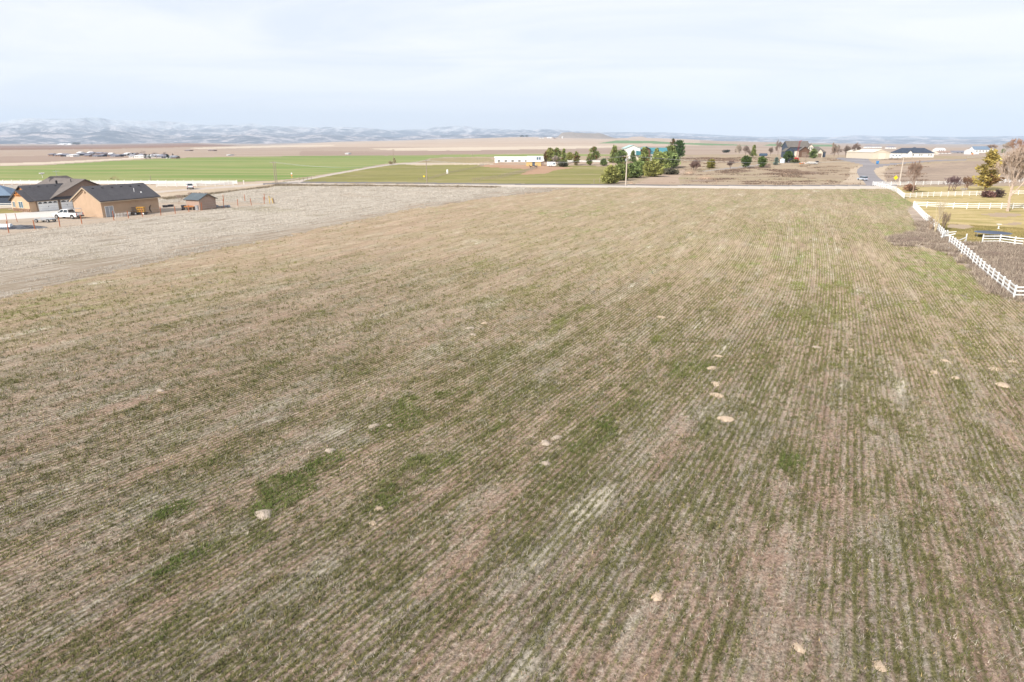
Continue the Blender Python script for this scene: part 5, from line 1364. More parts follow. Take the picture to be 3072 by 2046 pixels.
for i, (px_, py_, h_, w_, c_, sh_, lb) in enumerate([
 (2133, 505, 25, 27, YEL, 'bush', 'yellowish juniper on the burnt slope'),
 (2236, 503, 34, 31, (0.10, 0.15, 0.04), 'round', 'round green pine on the slope, left of two'),
 (2284, 502, 31, 27, (0.14, 0.205, 0.045), 'round', 'brighter round pine on the slope, right of two'),
 (2328, 495, 22, 19, (0.19, 0.25, 0.21), 'cone', 'small blue spruce near the red crane truck'),
 (2260, 470, 34, 20, MID, 'cone', 'slim pine on the skyline left of the dark trailer'),
 (2363, 487, 31, 32, (0.09, 0.135, 0.04), 'bush', 'big dark round shrub in front of the slate blue house'),
 (2438, 475, 27, 24, DGR, 'bush', 'green shrub in front of the garage wing'),
 (1688, 500, 14, 30, (0.12, 0.125, 0.075), 'bush', 'grey green bush on the paddock edge below the conifers'),
 (2010, 523, 12, 50, (0.13, 0.12, 0.08), 'bush', 'low greyish scrub under the junipers'),
 (2385, 489, 9, 22, (0.14, 0.15, 0.06), 'bush', 'low green weeds at the foot of the crane truck')]):
    conifer(lb, px_, py_, h_, w_, c_, sh_, 60 + i, 1600, None, 'pine_tree' if sh_ != 'bush' else 'shrub', .12 if sh_ != 'bush' else .02, cat='tree' if sh_ != 'bush' else 'shrub')
conifer('ragged yellow green pine behind the white garden fence', 2955, 571, 112, 78, (0.50, 0.40, 0.13), 'ragged', 81, 2800, None, 'pine_tree', .10, .08)
conifer('dark little conifer by the far right houses', 3008, 459, 12, 13, DGR, 'bush', 82, 500, None, 'conifer_tree', .05)
conifer('dark red brown shrub at the end of the middle white fence', 2962, 592, 15, 42, (0.20, 0.11, 0.095), 'bush', 83, 700, None, 'shrub', .02, cat='shrub')
conifer('dark brush mound beside the big bare tree trunk', 2994, 592, 20, 34, (0.14, 0.10, 0.085), 'bush', 84, 900, None, 'shrub', .02, cat='shrub')
conifer('rusty brown thicket under the slender bare tree in the corner garden', 2728, 574, 18, 40, (0.36, 0.21, 0.14), 'bush', 85, 420, None, 'shrub', .02, cat='shrub')
conifer('pale bush at the bend of the country road', 1184, 492, 17, 12, (0.42, 0.38, 0.22), 'bush', 86, 500, None, 'shrub', .02, cat='shrub')
conifer('pale shaggy bushes beside the far utility pole', 1172, 493, 9, 16, (0.36, 0.31, 0.19), 'bush', 87, 400, None, 'shrub', .02, cat='shrub')
# leafless trees
GREY = (0.27, 0.215, 0.185); PALE = (0.40, 0.34, 0.28); PURP = (0.155, 0.10, 0.105); ORN = (0.38, 0.23, 0.15)
BT = [
 (3022, 634, 214, 260, (0.46, 0.36, 0.29), 5, 'large bare tree with pale trunk in front of the white fence', dict(r0=.33, twig=.036, split=.13, depth=6, dens=4, spread=(.25, .7), first=2.1)),
 (2738, 579, 96, 64, (0.30, 0.21, 0.165), 6, 'slender bare tree in the corner garden', dict(twig=.028, depth=5, split=.22, dens=4, first=1.5)),
 (2853, 572, 46, 60, PURP, 7, 'wide purple twigged shrub, left of a pair', dict(stems=8, twig=.03, depth=4, split=.3)),
 (2898, 569, 42, 46, (0.21, 0.125, 0.085), 8, 'upright brown twigged shrub, right of a pair', dict(stems=8, twig=.03, depth=4, split=.3)),
 (2893, 577, 15, 30, (0.42, 0.39, 0.38), 9, 'small grey weeping bush in front of the twiggy shrubs', dict(stems=5, twig=.02, depth=3, split=.3)),
 (2828, 690, 56, 38, (0.24, 0.175, 0.135), 10, 'brown thicket of saplings at the white fence', dict(stems=9, twig=.014, depth=3, split=.4)),
 (2804, 700, 118, 16, (0.46, 0.38, 0.26), 11, 'tall straw coloured saplings poking above the white fence', dict(stems=5, twig=.016, depth=2, split=.55)),
 (2790, 692, 50, 26, (0.36, 0.27, 0.19), 12, 'short tan saplings on the field side of the fence', dict(stems=6, twig=.014, depth=3, split=.4)),
 (3068, 742, 110, 10, (0.46, 0.38, 0.26), 13, 'single thin stalk near the right picture edge', dict(stems=2, twig=.016, depth=2, split=.55)),
 (2088, 513, 35, 42, (0.24, 0.16, 0.135), 14, 'spreading bare tree beside the wood pile', dict(stems=3, twig=.08, depth=4, dens=5, first=1.6)),
 (2190, 509, 28, 24, (0.24, 0.175, 0.15), 15, 'small bare tree on the burnt slope', dict(twig=.08, depth=4, dens=5, first=1.6)),
 (1665, 490, 24, 24, PALE, 16, 'pale little bare tree in front of the dark conifers', dict(twig=.09, depth=4, dens=5, first=1.7, stems=2)),
 (1852, 452, 0, 0, None, 0, None, None),
 (2214, 469, 36, 24, PALE, 17, 'pale bare tree, left of the skyline clump', dict(twig=.09, depth=4, dens=5, first=1.7, stems=2)),
 (2236, 470, 34, 26, GREY, 18, 'grey bare tree in the middle of the skyline clump', dict(twig=.09, depth=4, dens=5, first=1.7)),
 (2249, 471, 22, 20, GREY, 19, 'low bare tree at the foot of the slim pine', dict(twig=.08, depth=4, dens=5, first=1.6)),
 (2311, 468, 28, 18, GREY, 20, 'bare tree right of the dark trailer', dict(twig=.08, depth=4, dens=5, first=1.6)),
 (2333, 467, 48, 20, GREY, 21, 'tall thin bare tree left of the slate blue house', dict(twig=.08, depth=4, dens=5, first=1.6, split=.32)),
 (2420, 479, 18, 30, (0.33, 0.25, 0.21), 22, 'bare twiggy shrub in front of the brown porch', dict(stems=5, twig=.04, depth=3)),
 (2500, 482, 54, 26, (0.29, 0.225, 0.185), 23, 'tall bare tree at the bend of the side road', dict(twig=.085, depth=5, dens=4, first=1.7)),
 (2514, 473, 38, 26, GREY, 24, 'bare tree just right of the tall bend tree', dict(twig=.09, depth=4, dens=5, first=1.7)),
 (2535, 472, 38, 34, GREY, 25, 'round crowned bare tree in front of the tan warehouse end', dict(twig=.085, depth=5, dens=4, first=1.7)),
 (2564, 474, 46, 38, (0.26, 0.20, 0.175), 26, 'biggest bare tree in front of the tan warehouse', dict(twig=.085, depth=5, dens=4, first=1.7)),
 (3008, 463, 38, 44, (0.42, 0.35, 0.28), 27, 'pale bare tree on the right skyline', dict(twig=.085, depth=5, dens=4, first=1.7)),
 (3040, 468, 52, 50, ORN, 28, 'orange tinted bare tree on the right skyline', dict(twig=.085, depth=5, dens=4, first=1.7)),
 (3066, 500, 80, 60, (0.33, 0.20, 0.15), 29, 'reddish bare tree at the right picture edge', dict(twig=.06, depth=5, dens=4, first=1.7)),
 (2975, 458, 26, 40, (0.34, 0.24, 0.18), 30, 'brown bare tree behind the yellow green pine', dict(twig=.09, depth=4, dens=5, first=1.7)),
 (537, 613, 30, 36, (0.34, 0.25, 0.215), 31, 'small bare orchard tree left of the shed', dict(twig=.022, depth=4, split=.3)),
 (349, 546, 18, 16, (0.42, 0.34, 0.20), 32, 'thin bare sapling at the green field edge behind the workshop', dict(stems=3, twig=.03, depth=3)),
 (30, 598, 32, 52, (0.25, 0.19, 0.155), 33, 'bare bush between the barn roof and the house gable', dict(stems=3, twig=.03, depth=4)),
 (590, 590, 14, 60, (0.24, 0.16, 0.14), 34, 'reddish scrub along the ditch behind the shed', dict(stems=8, twig=.03, depth=3)),
]
for (px_, py_, h_, w_, c_, sd_, lb, kw) in BT:
    if lb: bare_tree(lb, px_, py_, h_, w_, c_, sd_, name='bare_shrub' if 'shrub' in lb or 'bush' in lb or 'scrub' in lb or 'thicket' in lb else 'bare_tree', cat='shrub' if 'shrub' in lb or 'bush' in lb or 'scrub' in lb or 'thicket' in lb else 'tree', **kw)
# brush heaps
def brush(label, px, py, lpx, wid, hgt, col, n, seed, mat='brush_pile', name='brush_pile'):
    p = at(px, py); l = lpx / ppm(p)
    R = random.Random(seed); m = MB()
    for i in range(n):
        x = R.gauss(0, l / 4.2); y = R.gauss(0, wid / 3.5); z = max(.03, hgt * math.exp(-(2 * x / l) ** 2 - (2 * y / wid) ** 2) * R.random())
        a = R.uniform(0, math.pi); k = R.uniform(.25, .7) * max(1, hgt)
        m.tube((x - math.cos(a) * k, y - math.sin(a) * k, z + R.uniform(-.1, .15)), (x + math.cos(a) * k, y + math.sin(a) * k, max(.0, z + R.uniform(-.25, .25) * hgt)), R.uniform(.012, .035) * max(1, hgt * .8), .01, 4, False)
    t = thing(name, label, 'brush pile', p)
    h = MB(); k = 18                                   # the dense heart of the heap
    h.poly([(math.cos(2 * math.pi * i / k) * l * .42 * R.uniform(.8, 1.1), math.sin(2 * math.pi * i / k) * wid * .42 * R.uniform(.8, 1.1), -.03) for i in range(k)] +
           [(math.cos(2 * math.pi * i / k) * l * .2 * R.uniform(.7, 1.3), math.sin(2 * math.pi * i / k) * wid * .2 * R.uniform(.7, 1.3), hgt * R.uniform(.15, .35)) for i in range(k)] + [(0, 0, hgt * .35)],
           [(i, (i + 1) % k, k + (i + 1) % k, k + i) for i in range(k)] + [(k + i, k + (i + 1) % k, 2 * k) for i in range(k)])
    h.build('heap', M[mat], t)
    tag(m.build('sticks', M[mat], t), None, None, None, 'stuff')
brush('long low pile of pruned brush on the field side of the white fence', 2745, 722, 120, 3.6, .5, None, 420, 1)
brush('brush pile on the rough ground behind the nearest white fence', 2975, 768, 90, 3.2, .6, None, 380, 2)
brush('pile of broken timber and white sheet by the road below the bare tree', 2118, 536, 60, 4, 1.7, None, 160, 3, 'wood_chips')
brush('pile of split logs left of the spreading bare tree', 2068, 520, 32, 3, 1.9, None, 120, 4, 'wood_chips')
brush('dark dead brush along the road edge below the timber pile', 2105, 543, 110, 4, .8, None, 200, 5)
brush('heap of pale stones by the drive gate near the tall utility pole', 1893, 551, 14, 1.6, .9, None, 40, 6, 'wood_chips')
brush('dark brush on the slope behind the teal roofed house', 2068, 474, 30, 4, 1.6, None, 120, 7)
brush('brown dirt and debris mound on the slope below the crane truck', 2440, 520, 60, 5, .9, None, 120, 8)
# ------------------------------------------------------------------ the farm with the teal roofs
def spot(px, py, rz=0.0):
    """a building place: ground point and photo scale there"""
    p = at(px, py); return p, ppm(p)
p, s = spot(1484, 489)
lb_ = thing('long_barn', 'long low white building at the corral', 'barn', p)
LW = 95 / s; LH = 15 / s
MB().bx(0, LW, 0, 6, -.3, LH).build('wall', M['white_siding'], lb_)
MB().prism([(-.3, LH), (6.3, LH), (6.3, LH + .15), (3, LH + .75), (-.3, LH + .15)], -.3, LW + .3, 'x').build('roof', M['far_white'], lb_)
for i in range(5): MB().bx(2 + i * 4.4, 3.6 + i * 4.4, -.05, -.001, .9, 1.7).build('window', M['glass_dark'], lb_)
MB().bx(LW * .1, LW * .9, -.06, -.002, -.2, .45).build('skirting', M['trim_brown'], lb_)
p, s = spot(1580, 488)
ht_ = thing('travel_trailer', 'tall white travel trailer with blue windows behind the yellow sheds', 'trailer', p + Vector((0, 2.5, 0)))
MB().prism([(0, .6), (50 / s, .6), (50 / s + .5, 1.6), (50 / s, 19 / s), (.3, 19 / s), (0, 2)], 0, 2.6).build('body', M['far_white'], ht_)
for x_ in (30, 37): MB().bx(x_ / s, (x_ + 5.5) / s, -.04, .005, 1.7, 3.4).build('window', M['glass_blue'], ht_)
for x_ in (.35, .5): wheel('wheel', ht_, 50 / s * x_, .2, .4, .3)
p, s = spot(1579, 498)
ys = thing('field_shelter', 'yellow two bay animal shelter with a dark doorway behind the horses', 'shelter', p)
MB().bx(0, 3.6, 0, 3, -.2, 2.35).build('bay', M['yellow_shelter'] if 'yellow_shelter' in M else M['wood_yellow'], ys)
MB().bx(5.2, 9.0, 0, 3, -.2, 2.35).build('bay', M['wood_yellow'], ys)
MB().bx(3.61, 5.19, .3, 3, -.2, 2.3).build('doorway', M['navy_metal'], ys)
MB().bx(-.2, 9.2, -.3, 3.2, 2.36, 2.5).build('roof', M['far_white'], ys)
MB().bx(9.01, 10.8, .4, 2.9, -.2, 2.2).build('end_bay', M['far_brown'], ys)
p, s = spot(1641, 500)
wt = thing('horse_trailer', 'small white horse trailer with blue window right of the yellow shelter', 'trailer', p)
MB().prism([(0, .45), (5.2, .45), (5.4, 1.6), (5.0, 2.75), (.2, 2.75), (0, 2.3)], 0, 2.2).build('body', M['far_white'], wt)
MB().bx(3.7, 4.8, -.04, .003, 1.3, 2.2).build('window', M['glass_blue'], wt)
for x_ in (1.6, 2.6): wheel('wheel', wt, x_, .1, .36, .25)
MB().tube((5.2, 1.1, .55), (6.8, 1.1, .5), .06).build('drawbar', M['black_metal'], wt)
p, s = spot(1897, 482)
wbn = thing('white_barn', 'tall white gabled barn with pale teal roof behind the conifers', 'barn', p)
bw = 45 / s
gable_wall(MB(), 0, 14, -bw / 2, bw / 2, 35 / s, 44 / s, 'y').build('wall', M['white_siding'], wbn)
gable_roof(MB(), 0, 14, -bw / 2, bw / 2, 35 / s, 44 / s, 'y', .4, .2).build('roof', M['teal_pale'], wbn)
MB().bx(1.5, 5.0, -.06, -.001, 0, 3.6).build('door', M['cream_siding'], wbn)
MB().prism([(9 / s, 16 / s), (22 / s, 16 / s), (22 / s, 27 / s), (9 / s, 29 / s)], -2.5, -.02).build('lean_to_roof', M['teal_metal'], wbn)
p, s = spot(1936, 482)
lh = thing('timber_house', 'teal roofed house with a brown timber entrance tower', 'house', p)
gable_wall(MB(), 0, 8, -13 / s, 13 / s, 33 / s, 40 / s, 'y').build('tower_wall', M['log_wood'], lh)
gable_roof(MB(), 0, 8, -13 / s, 13 / s, 33 / s, 40 / s, 'y', .5, .2, 1.0).build('tower_roof', M['teal_metal'], lh)
for z_ in (12, 21, 29): window(lh, (0, 0, z_ / s), 2.4, 1.3, '-y', M['log_wood'], M['glass_dark'])
MB().bx(13 / s, 66 / s, 1, 9, -.3, 21 / s).build('wing_wall', M['white_siding'], lh)
MB().prism([(0.4, 20 / s), (5, 36 / s), (9.6, 20 / s), (9.6, 21 / s), (5, 37.3 / s), (0.4, 21.3 / s)], 13 / s + .02, 67 / s, 'x').build('wing_roof', M['teal_metal'], lh)
for x_ in (20, 32, 44, 56): window(lh, (x_ / s, 1, 12 / s), 1.6, 1.3, '-y')
# ------------------------------------------------------------------ the slate blue house on the rise
p, s = spot(2353, 472)
bh = thing('two_storey_house', 'slate blue two storey house with grey roof and brown gabled porch on the rise', 'house', p)
u = 1 / s
# main block: ridge left to right, gable to the left
gable_wall(MB(), 11 * u, 76 * u, 2.2, 13.5, 30 * u, 46 * u).build('main_wall', M['slate_siding'], bh)
mr = gable_roof(MB(), 11 * u, 76 * u, 2.2, 13.5, 30 * u, 46 * u, oh=.5).build('main_roof', M['shingle_grey'], bh)
gable_wall(MB(), .4, 6, 1 * u, 30 * u, 18 * u, 30 * u, 'y').build('left_wing_wall', M['slate_siding'], bh)
gable_roof(MB(), .4, 6, 1 * u, 30 * u, 18 * u, 30 * u, 'y', .5).build('left_wing_roof', M['shingle_grey'], bh)
gable_wall(MB(), -.6, 6, 42 * u, 72 * u, 20 * u, 31 * u, 'y').build('porch_wall', M['log_wood'], bh)
gable_roof(MB(), -.6, 6, 42 * u, 72 * u, 20 * u, 31 * u, 'y', .5, .16, .7).build('porch_roof', M['shingle_brown'], bh)
MB().bx(50 * u, 64 * u, -.75, -.605, -.1, 15 * u).build('porch_door', M['trim_brown'], bh)
gable_wall(MB(), 1.6, 6, 71 * u, 86 * u, 30 * u, 38 * u, 'y', 14 * u).build('dormer_wall', M['cream_siding'], bh)
gable_roof(MB(), 1.6, 8, 71 * u, 86 * u, 30 * u, 38 * u, 'y', .4).build('dormer_roof', M['shingle_grey'], bh)
for x_ in (75.5, 81.5): window(bh, (x_ * u, 1.6, 26 * u), .9, 1.7, '-y')
window(bh, (36 * u, .38 + .02, 9 * u), 1.2, 2.2, '-y', M['white_paint'], M['glass_dark'])
MB().bx(29.5 * u, 42 * u, .3, 2.3, -.3, 18 * u).build('entry_wall', M['cream_siding'], bh)
gable_wall(MB(), .2, 9, 97 * u, 114 * u, 14 * u, 24 * u, 'y').build('garage_gable_wall', M['cream_siding'], bh)
gable_roof(MB(), .2, 9, 97 * u, 114 * u, 14 * u, 24 * u, 'y', .4).build('garage_gable_roof', M['shingle_grey'], bh)
MB().bx(76 * u, 127 * u, 2.5, 11, -.3, 15 * u).build('garage_wall', M['slate_siding'], bh)
hip_roof(MB(), 76 * u, 127 * u, 2.5, 11, 15 * u, 31 * u).build('garage_roof', M['shingle_grey'], bh)
MB().bx(99.5 * u, 111 * u, .12, .198, -.2, 11 * u).build('garage_door', M['trim_brown'], bh)
# ------------------------------------------------------------------ red crane truck and what stands round it
P('maroon', (0.22, 0.03, 0.035), .5, .1)
p, s = spot(2383, 488)
ct = thing('crane_truck', 'red truck with a raised dark red crane mast in front of the slate blue house', 'crane truck', p, 0)
MB().prism([(0, .7), (2.0, .7), (2.0, 2.2), (1.6, 3.0), (.2, 3.0), (0, 2.2)], -1.1, 1.1).build('cab', M['red_paint'], ct)
window(ct, (1.0, -1.1, 2.35), .9, .6, '-y', M['red_paint'])
MB().bx(-4.8, -.05, -1.0, 1.0, .75, 1.15).build('chassis', M['black_metal'], ct)
MB().prism([(-3.9, 1.16), (-.4, 1.16), (-.6, 2.4), (-2.5, 2.6), (-3.7, 2.0)], -.9, .9).build('crane_body', M['black_metal'], ct)
ms = MB()
mh = 62 / s
for sx in (-.28, .28):
    for sy in (-.28, .28): ms.tube((sx + .9, sy + .3, 1.2), (sx + 1.9, sy + .3, mh), .05)
for k in range(12):
    q0 = k / 12; q1 = (k + 1) / 12
    ms.tube((.62 + q0, .02, 1.2 + (mh - 1.2) * q0), (1.18 + q1, .02, 1.2 + (mh - 1.2) * q1), .03); ms.tube((1.18 + q0, .02, 1.2 + (mh - 1.2) * q0), (.62 + q1, .02, 1.2 + (mh - 1.2) * q1), .03)
ms.build('mast', M['maroon'], ct)
MB().tube((-.3 + 1.9, .3, mh - .2), (1.9 + 1.2, .3, mh + .3), .12).build('jib', M['red_paint'], ct)
for x_ in (.9, -2.6, -3.9):
    for sy in (-1, 1): wheel('wheel', ct, x_, .95 * sy, .48, .32, 'galvanised')
p, s = spot(2347, 489)
tn = thing('water_tank', 'pale blue white water tank left of the crane truck', 'tank', p)
MB().lathe((0, 0, 0), [(1.3, 0), (1.35, .2), (1.35, 2.0), (1.0, 2.4), (.3, 2.6)], 16).build('shell', M['white_tarp'], tn); MB().lathe((0, 0, 2.6), [(.35, 0), (.35, .15), (.1, .2)], 8).build('lid', M['black_plastic'], tn)
p, s = spot(2438, 493)
bo = thing('upturned_boat', 'white and dark boat lying on a trailer right of the crane truck', 'boat', p, -.12)
MB().poly([(-3.4, 0, 1.2), (-2, -.9, 1.5), (2.6, -1.0, 1.4), (2.8, 1.0, 1.4), (-2, .9, 1.5), (-2.6, 0, .6), (-1.6, -.35, .45), (2.5, -.5, .45), (2.5, .5, .45), (-1.6, .35, .45)],
    [(0, 1, 6, 5), (1, 2, 7, 6), (2, 3, 8, 7), (3, 4, 9, 8), (4, 0, 5, 9), (5, 6, 7, 8, 9), (0, 4, 3, 2, 1)]).build('hull', M['white_paint'], bo)
MB().bx(1.5, 2.9, -1.05, 1.05, 1.2, 1.9).build('cover', M['black_plastic'], bo)
MB().bx(-2.8, 2.6, -.5, .5, .3, .42).build('trailer_frame', M['black_metal'], bo)
for sy in (-1, 1): wheel('wheel', bo, 1.0, .75 * sy, .33, .2)
p, s = spot(2408, 492)
rb = thing('scrap_heap', 'heap of white and reddish scrap between the crane truck and the boat', 'heap', p)
for i in range(16):
    MB().box((rs.uniform(-2, 2), rs.uniform(-.8, .8), rs.uniform(.15, .8)), (rs.uniform(.4, 1.1), rs.uniform(.3, .8), rs.uniform(.2, .6)), rs.uniform(0, 3), rs.uniform(-.5, .5)).build('scrap', M[('white_paint', 'far_brown', 'orange_paint')[i % 3]], rb)
p, s = spot(2280, 470)
dt = thing('dark_camper', 'dark blue camper trailer with pale windows on the skyline', 'trailer', p)
MB().prism([(0, .5), (5.6, .5), (5.9, 1.4), (5.4, 2.5), (.3, 2.5), (-.2, 1.4)], 0, 2.3).build('body', M['navy_metal'], dt)
for x_ in (.8, 2.4, 4.0): MB().bx(x_, x_ + 1.0, -.04, .003, 1.3, 2.1).build('window', M['glass_blue'], dt)
for x_ in (2.2, 3.2): wheel('wheel', dt, x_, .1, .36, .25)
# ------------------------------------------------------------------ cars and bins on the side road
def car(label, px, py, rz, mat, ln=4.6):
    p = at(px, py); t = thing('parked_car', label, 'car', p, rz); k = ln / 4.6
    def arch(cx, r): return [(cx + r * math.cos(a), .38 + r * math.sin(a)) for a in np.linspace(0, math.pi, 7)]
    prof = [(2.25, .38), (2.3, .7), (2.1, .9), (1.1, 1.0), (-1.9, 1.02), (-2.25, .9), (-2.3, .45), (-2.2, .38)] + arch(-1.4, .4)[::-1] + arch(1.4, .4)[::-1]
    MB().prism([(x * k, z * k) for x, z in prof], -.88, .88).build('body', M[mat], t)
    cb = MB().poly([(1.2 * k, -.85, .99), (1.2 * k, .85, .99), (-2.0 * k, .85, .99), (-2.0 * k, -.85, .99), (.45 * k, -.68, 1.62), (.45 * k, .68, 1.62), (-1.7 * k, .68, 1.62), (-1.7 * k, -.68, 1.62)],
        [(0, 1, 5, 4), (1, 2, 6, 5), (2, 3, 7, 6), (3, 0, 4, 7), (4, 5, 6, 7)]).build('glasshouse', M['glass_dark'], t)
    MB().poly([(.42 * k, -.69, 1.60), (.42 * k, .69, 1.60), (-1.68 * k, .69, 1.60), (-1.68 * k, -.69, 1.60), (.36 * k, -.6, 1.68), (.36 * k, .6, 1.68), (-1.6 * k, .6, 1.68), (-1.6 * k, -.6, 1.68)],
        [(0, 1, 5, 4), (1, 2, 6, 5), (2, 3, 7, 6), (3, 0, 4, 7), (4, 5, 6, 7)]).build('roof', M[mat], t)
    for sy in (-1, 1):
        MB().box((2.26 * k, .62 * sy, .72), (.08, .34, .16)).build('headlight', M['white_paint'], t); MB().box((-2.27 * k, .66 * sy, .78), (.06, .28, .16)).build('tail_light', M['red_paint'], t)
        for x_ in (1.4, -1.4): wheel('wheel', t, x_ * k, .78 * sy, .33, .22)
    return t
P('silver_car', (0.42, 0.48, 0.56), .3, .05, 1, .5)
car('silver blue car driving on the bend of the side road', 2587, 541, math.radians(100), 'silver_car')
p = at(2632, 492); bb_ = thing('blue_bin', 'bright blue recycling bin standing at the side road junction', 'bin', p)
MB().poly([(-.45, -.45, .1), (.45, -.45, .1), (.45, .45, .1), (-.45, .45, .1), (-.6, -.55, 1.5), (.6, -.55, 1.5), (.6, .55, 1.5), (-.6, .55, 1.5)], [(3, 2, 1, 0), (0, 1, 5, 4), (1, 2, 6, 5), (2, 3, 7, 6), (3, 0, 4, 7), (4, 5, 6, 7)]).build('body', M['blue_paint'], bb_)
MB().prism([(-.65, 1.505), (.65, 1.505), (.5, 1.75), (-.5, 1.7)], -.6, .6).build('lid', M['blue_paint'], bb_)
for sy in (-1, 1): wheel('wheel', bb_, -.4, .45 * sy, .16, .1, 'black_metal')
# ------------------------------------------------------------------ buildings on the right skyline
p, s = spot(2617, 477)
wh = thing('tan_warehouse', 'large tan metal warehouse behind the bare trees', 'warehouse', p, math.radians(0)); u = 1 / s
gable_wall(MB(), 0, 36, 0, 50 * u, 19 * u, 27 * u, 'y').build('wall', M['tan_metal'], wh)
gable_roof(MB(), 0, 36, 0, 50 * u, 19 * u, 27 * u, 'y', .3).build('roof', M['cream_siding'], wh)
MB().bx(4, 8.5, -.06, -.001, -.2, 3.8).build('roller_door', M['cream_siding'], wh)
MB().bx(1 * u, 49 * u, -.05, -.002, 17.5 * u, 18.3 * u).build('trim', M['trim_tan'], wh)
p, s = spot(2692, 472)
nh = thing('navy_roof_house', 'long white house with a dark navy roof and small front gable', 'house', p); u = 1 / s
MB().bx(0, 108 * u, 0, 10, -.3, 13 * u).build('wall', M['white_siding'], nh)
hip_roof(MB(), 0, 108 * u, 0, 10, 13 * u, 27 * u).build('roof', M['shingle_navy'], nh)
gable_wall(MB(), -1.2, 4, 26 * u, 40 * u, 13 * u, 20 * u, 'y').build('front_gable', M['white_siding'], nh)
gable_roof(MB(), -1.2, 5, 26 * u, 40 * u, 13 * u, 20 * u, 'y', .4).build('front_gable_roof', M['shingle_navy'], nh)
hip_roof(MB(), 44 * u, 80 * u, 1, 12, 15 * u, 29 * u).build('rear_roof', M['shingle_navy'], nh)
for x_ in (10, 47, 66, 72, 93, 100): window(nh, (x_ * u, 0, 7 * u), .9, 1.1, '-y')
p, s = spot(2668, 476)
rv = thing('motorhome', 'white motorhome parked between the warehouse and the navy roofed house', 'motorhome', p); u = 1 / s
MB().prism([(0, .5), (36 * u, .5), (37 * u, 1.5), (34 * u, 12 * u), (0, 12 * u)], 0, 2.5).build('body', M['far_white'], rv)
for x_ in (8, 18, 28): MB().bx(x_ * u, (x_ + 4) * u, -.04, .003, 1.7, 2.4).build('window', M['glass_blue'], rv)
for x_ in (.2, .7): wheel('wheel', rv, 36 * u * x_, .1, .4, .3)
def far_house(label, px, py, wpx, hpx, rpx, wall, roof, depth=9, name='far_house', hip=False, group=None, gable=False, win=3, r=None, cat='house'):
    """small distant building: walls, roof, door and windows"""
    p = at(px, py); s = ppm(p); u = 1 / s
    t = thing(name, label, cat, p, rs.uniform(-.12, .12), group)
    W, H, Rz = wpx * u, hpx * u, rpx * u
    if gable:
        gable_wall(MB(), 0, depth, -W / 2, W / 2, H, H + Rz, 'y').build('wall', M[wall], t); gable_roof(MB(), 0, depth, -W / 2, W / 2, H, H + Rz, 'y', .3).build('roof', M[roof], t)
    elif hip:
        MB().bx(-W / 2, W / 2, 0, depth, -.3, H).build('wall', M[wall], t); hip_roof(MB(), -W / 2, W / 2, 0, depth, H, H + Rz).build('roof', M[roof], t)
    else:
        gable_wall(MB(), -W / 2, W / 2, 0, depth, H, H + Rz).build('wall', M[wall], t); gable_roof(MB(), -W / 2, W / 2, 0, depth, H, H + Rz, oh=.4, th=.2).build('roof', M[roof], t)
    for i in range(win):
        xw = -W / 2 + W * (i + 1) / (win + 1); MB().box((xw, -.03, H * .5), (W / (win * 3 + 2), .08, H * .35)).build('window', M['glass_dark'], t)
    return t
far_house('white house with grey roof far behind the warehouse, left of a pair', 2608, 444, 26, 4, 3, 'white_siding', 'far_roof', 10, hip=True)
far_house('white house far behind the warehouse, right of a pair', 2632, 444, 24, 4, 3, 'white_siding', 'far_roof', 10, hip=True)
far_house('small far house left of the navy roofed house', 2674, 446, 28, 4, 3.2, 'white_siding', 'far_roof', 10, hip=True)
far_house('white farm building with low roof right of the navy roofed house', 2824, 455, 26, 6, 4, 'far_white', 'far_white', 12)
far_house('brown roofed low house beside the white farm building', 2832, 461, 42, 3, 4, 'far_white', 'far_brown', 10)
far_house('pale gabled hay shed right of the navy roofed house', 2806, 464, 18, 5, 5, 'cream_siding', 'tan_metal', 8, gable=True)
far_house('long low grey barn on the right skyline', 2885, 460, 50, 4, 3, 'far_grey', 'far_roof', 12)
far_house('white machine shed with tall door near the grey roofed barn', 2914, 463, 20, 10, 3, 'far_white', 'far_white', 8, win=1)
far_house('white barn with a sloping grey metal roof', 2944, 458, 50, 9, 9, 'white_siding', 'metal_blue', 11, win=4)
far_house('low white outbuilding right of the grey roofed barn', 2972, 456, 24, 5, 3, 'white_siding', 'far_white', 8)
p = at(2918, 464); oc = thing('orange_truck', 'small orange fronted truck with white body by the machine shed', 'truck', p)
MB().bx(-1.2, 0, -1, 1, .5, 1.9).build('cab', M['orange_paint'], oc); MB().bx(.05, 6.4, -1.1, 1.1, .6, 2.1).build('body', M['far_white'], oc)
for x_ in (-.6, 4.8): wheel('wheel', oc, x_, -.8, .42, .3)
post_fence('wire_fence', 'pale fence line below the right skyline houses', [(2900, 476), (3000, 470), (3072, 470)], 'wood_weathered', 5, 1.4, .3, (.5, 1.1), 'white_vinyl', wr=.06)
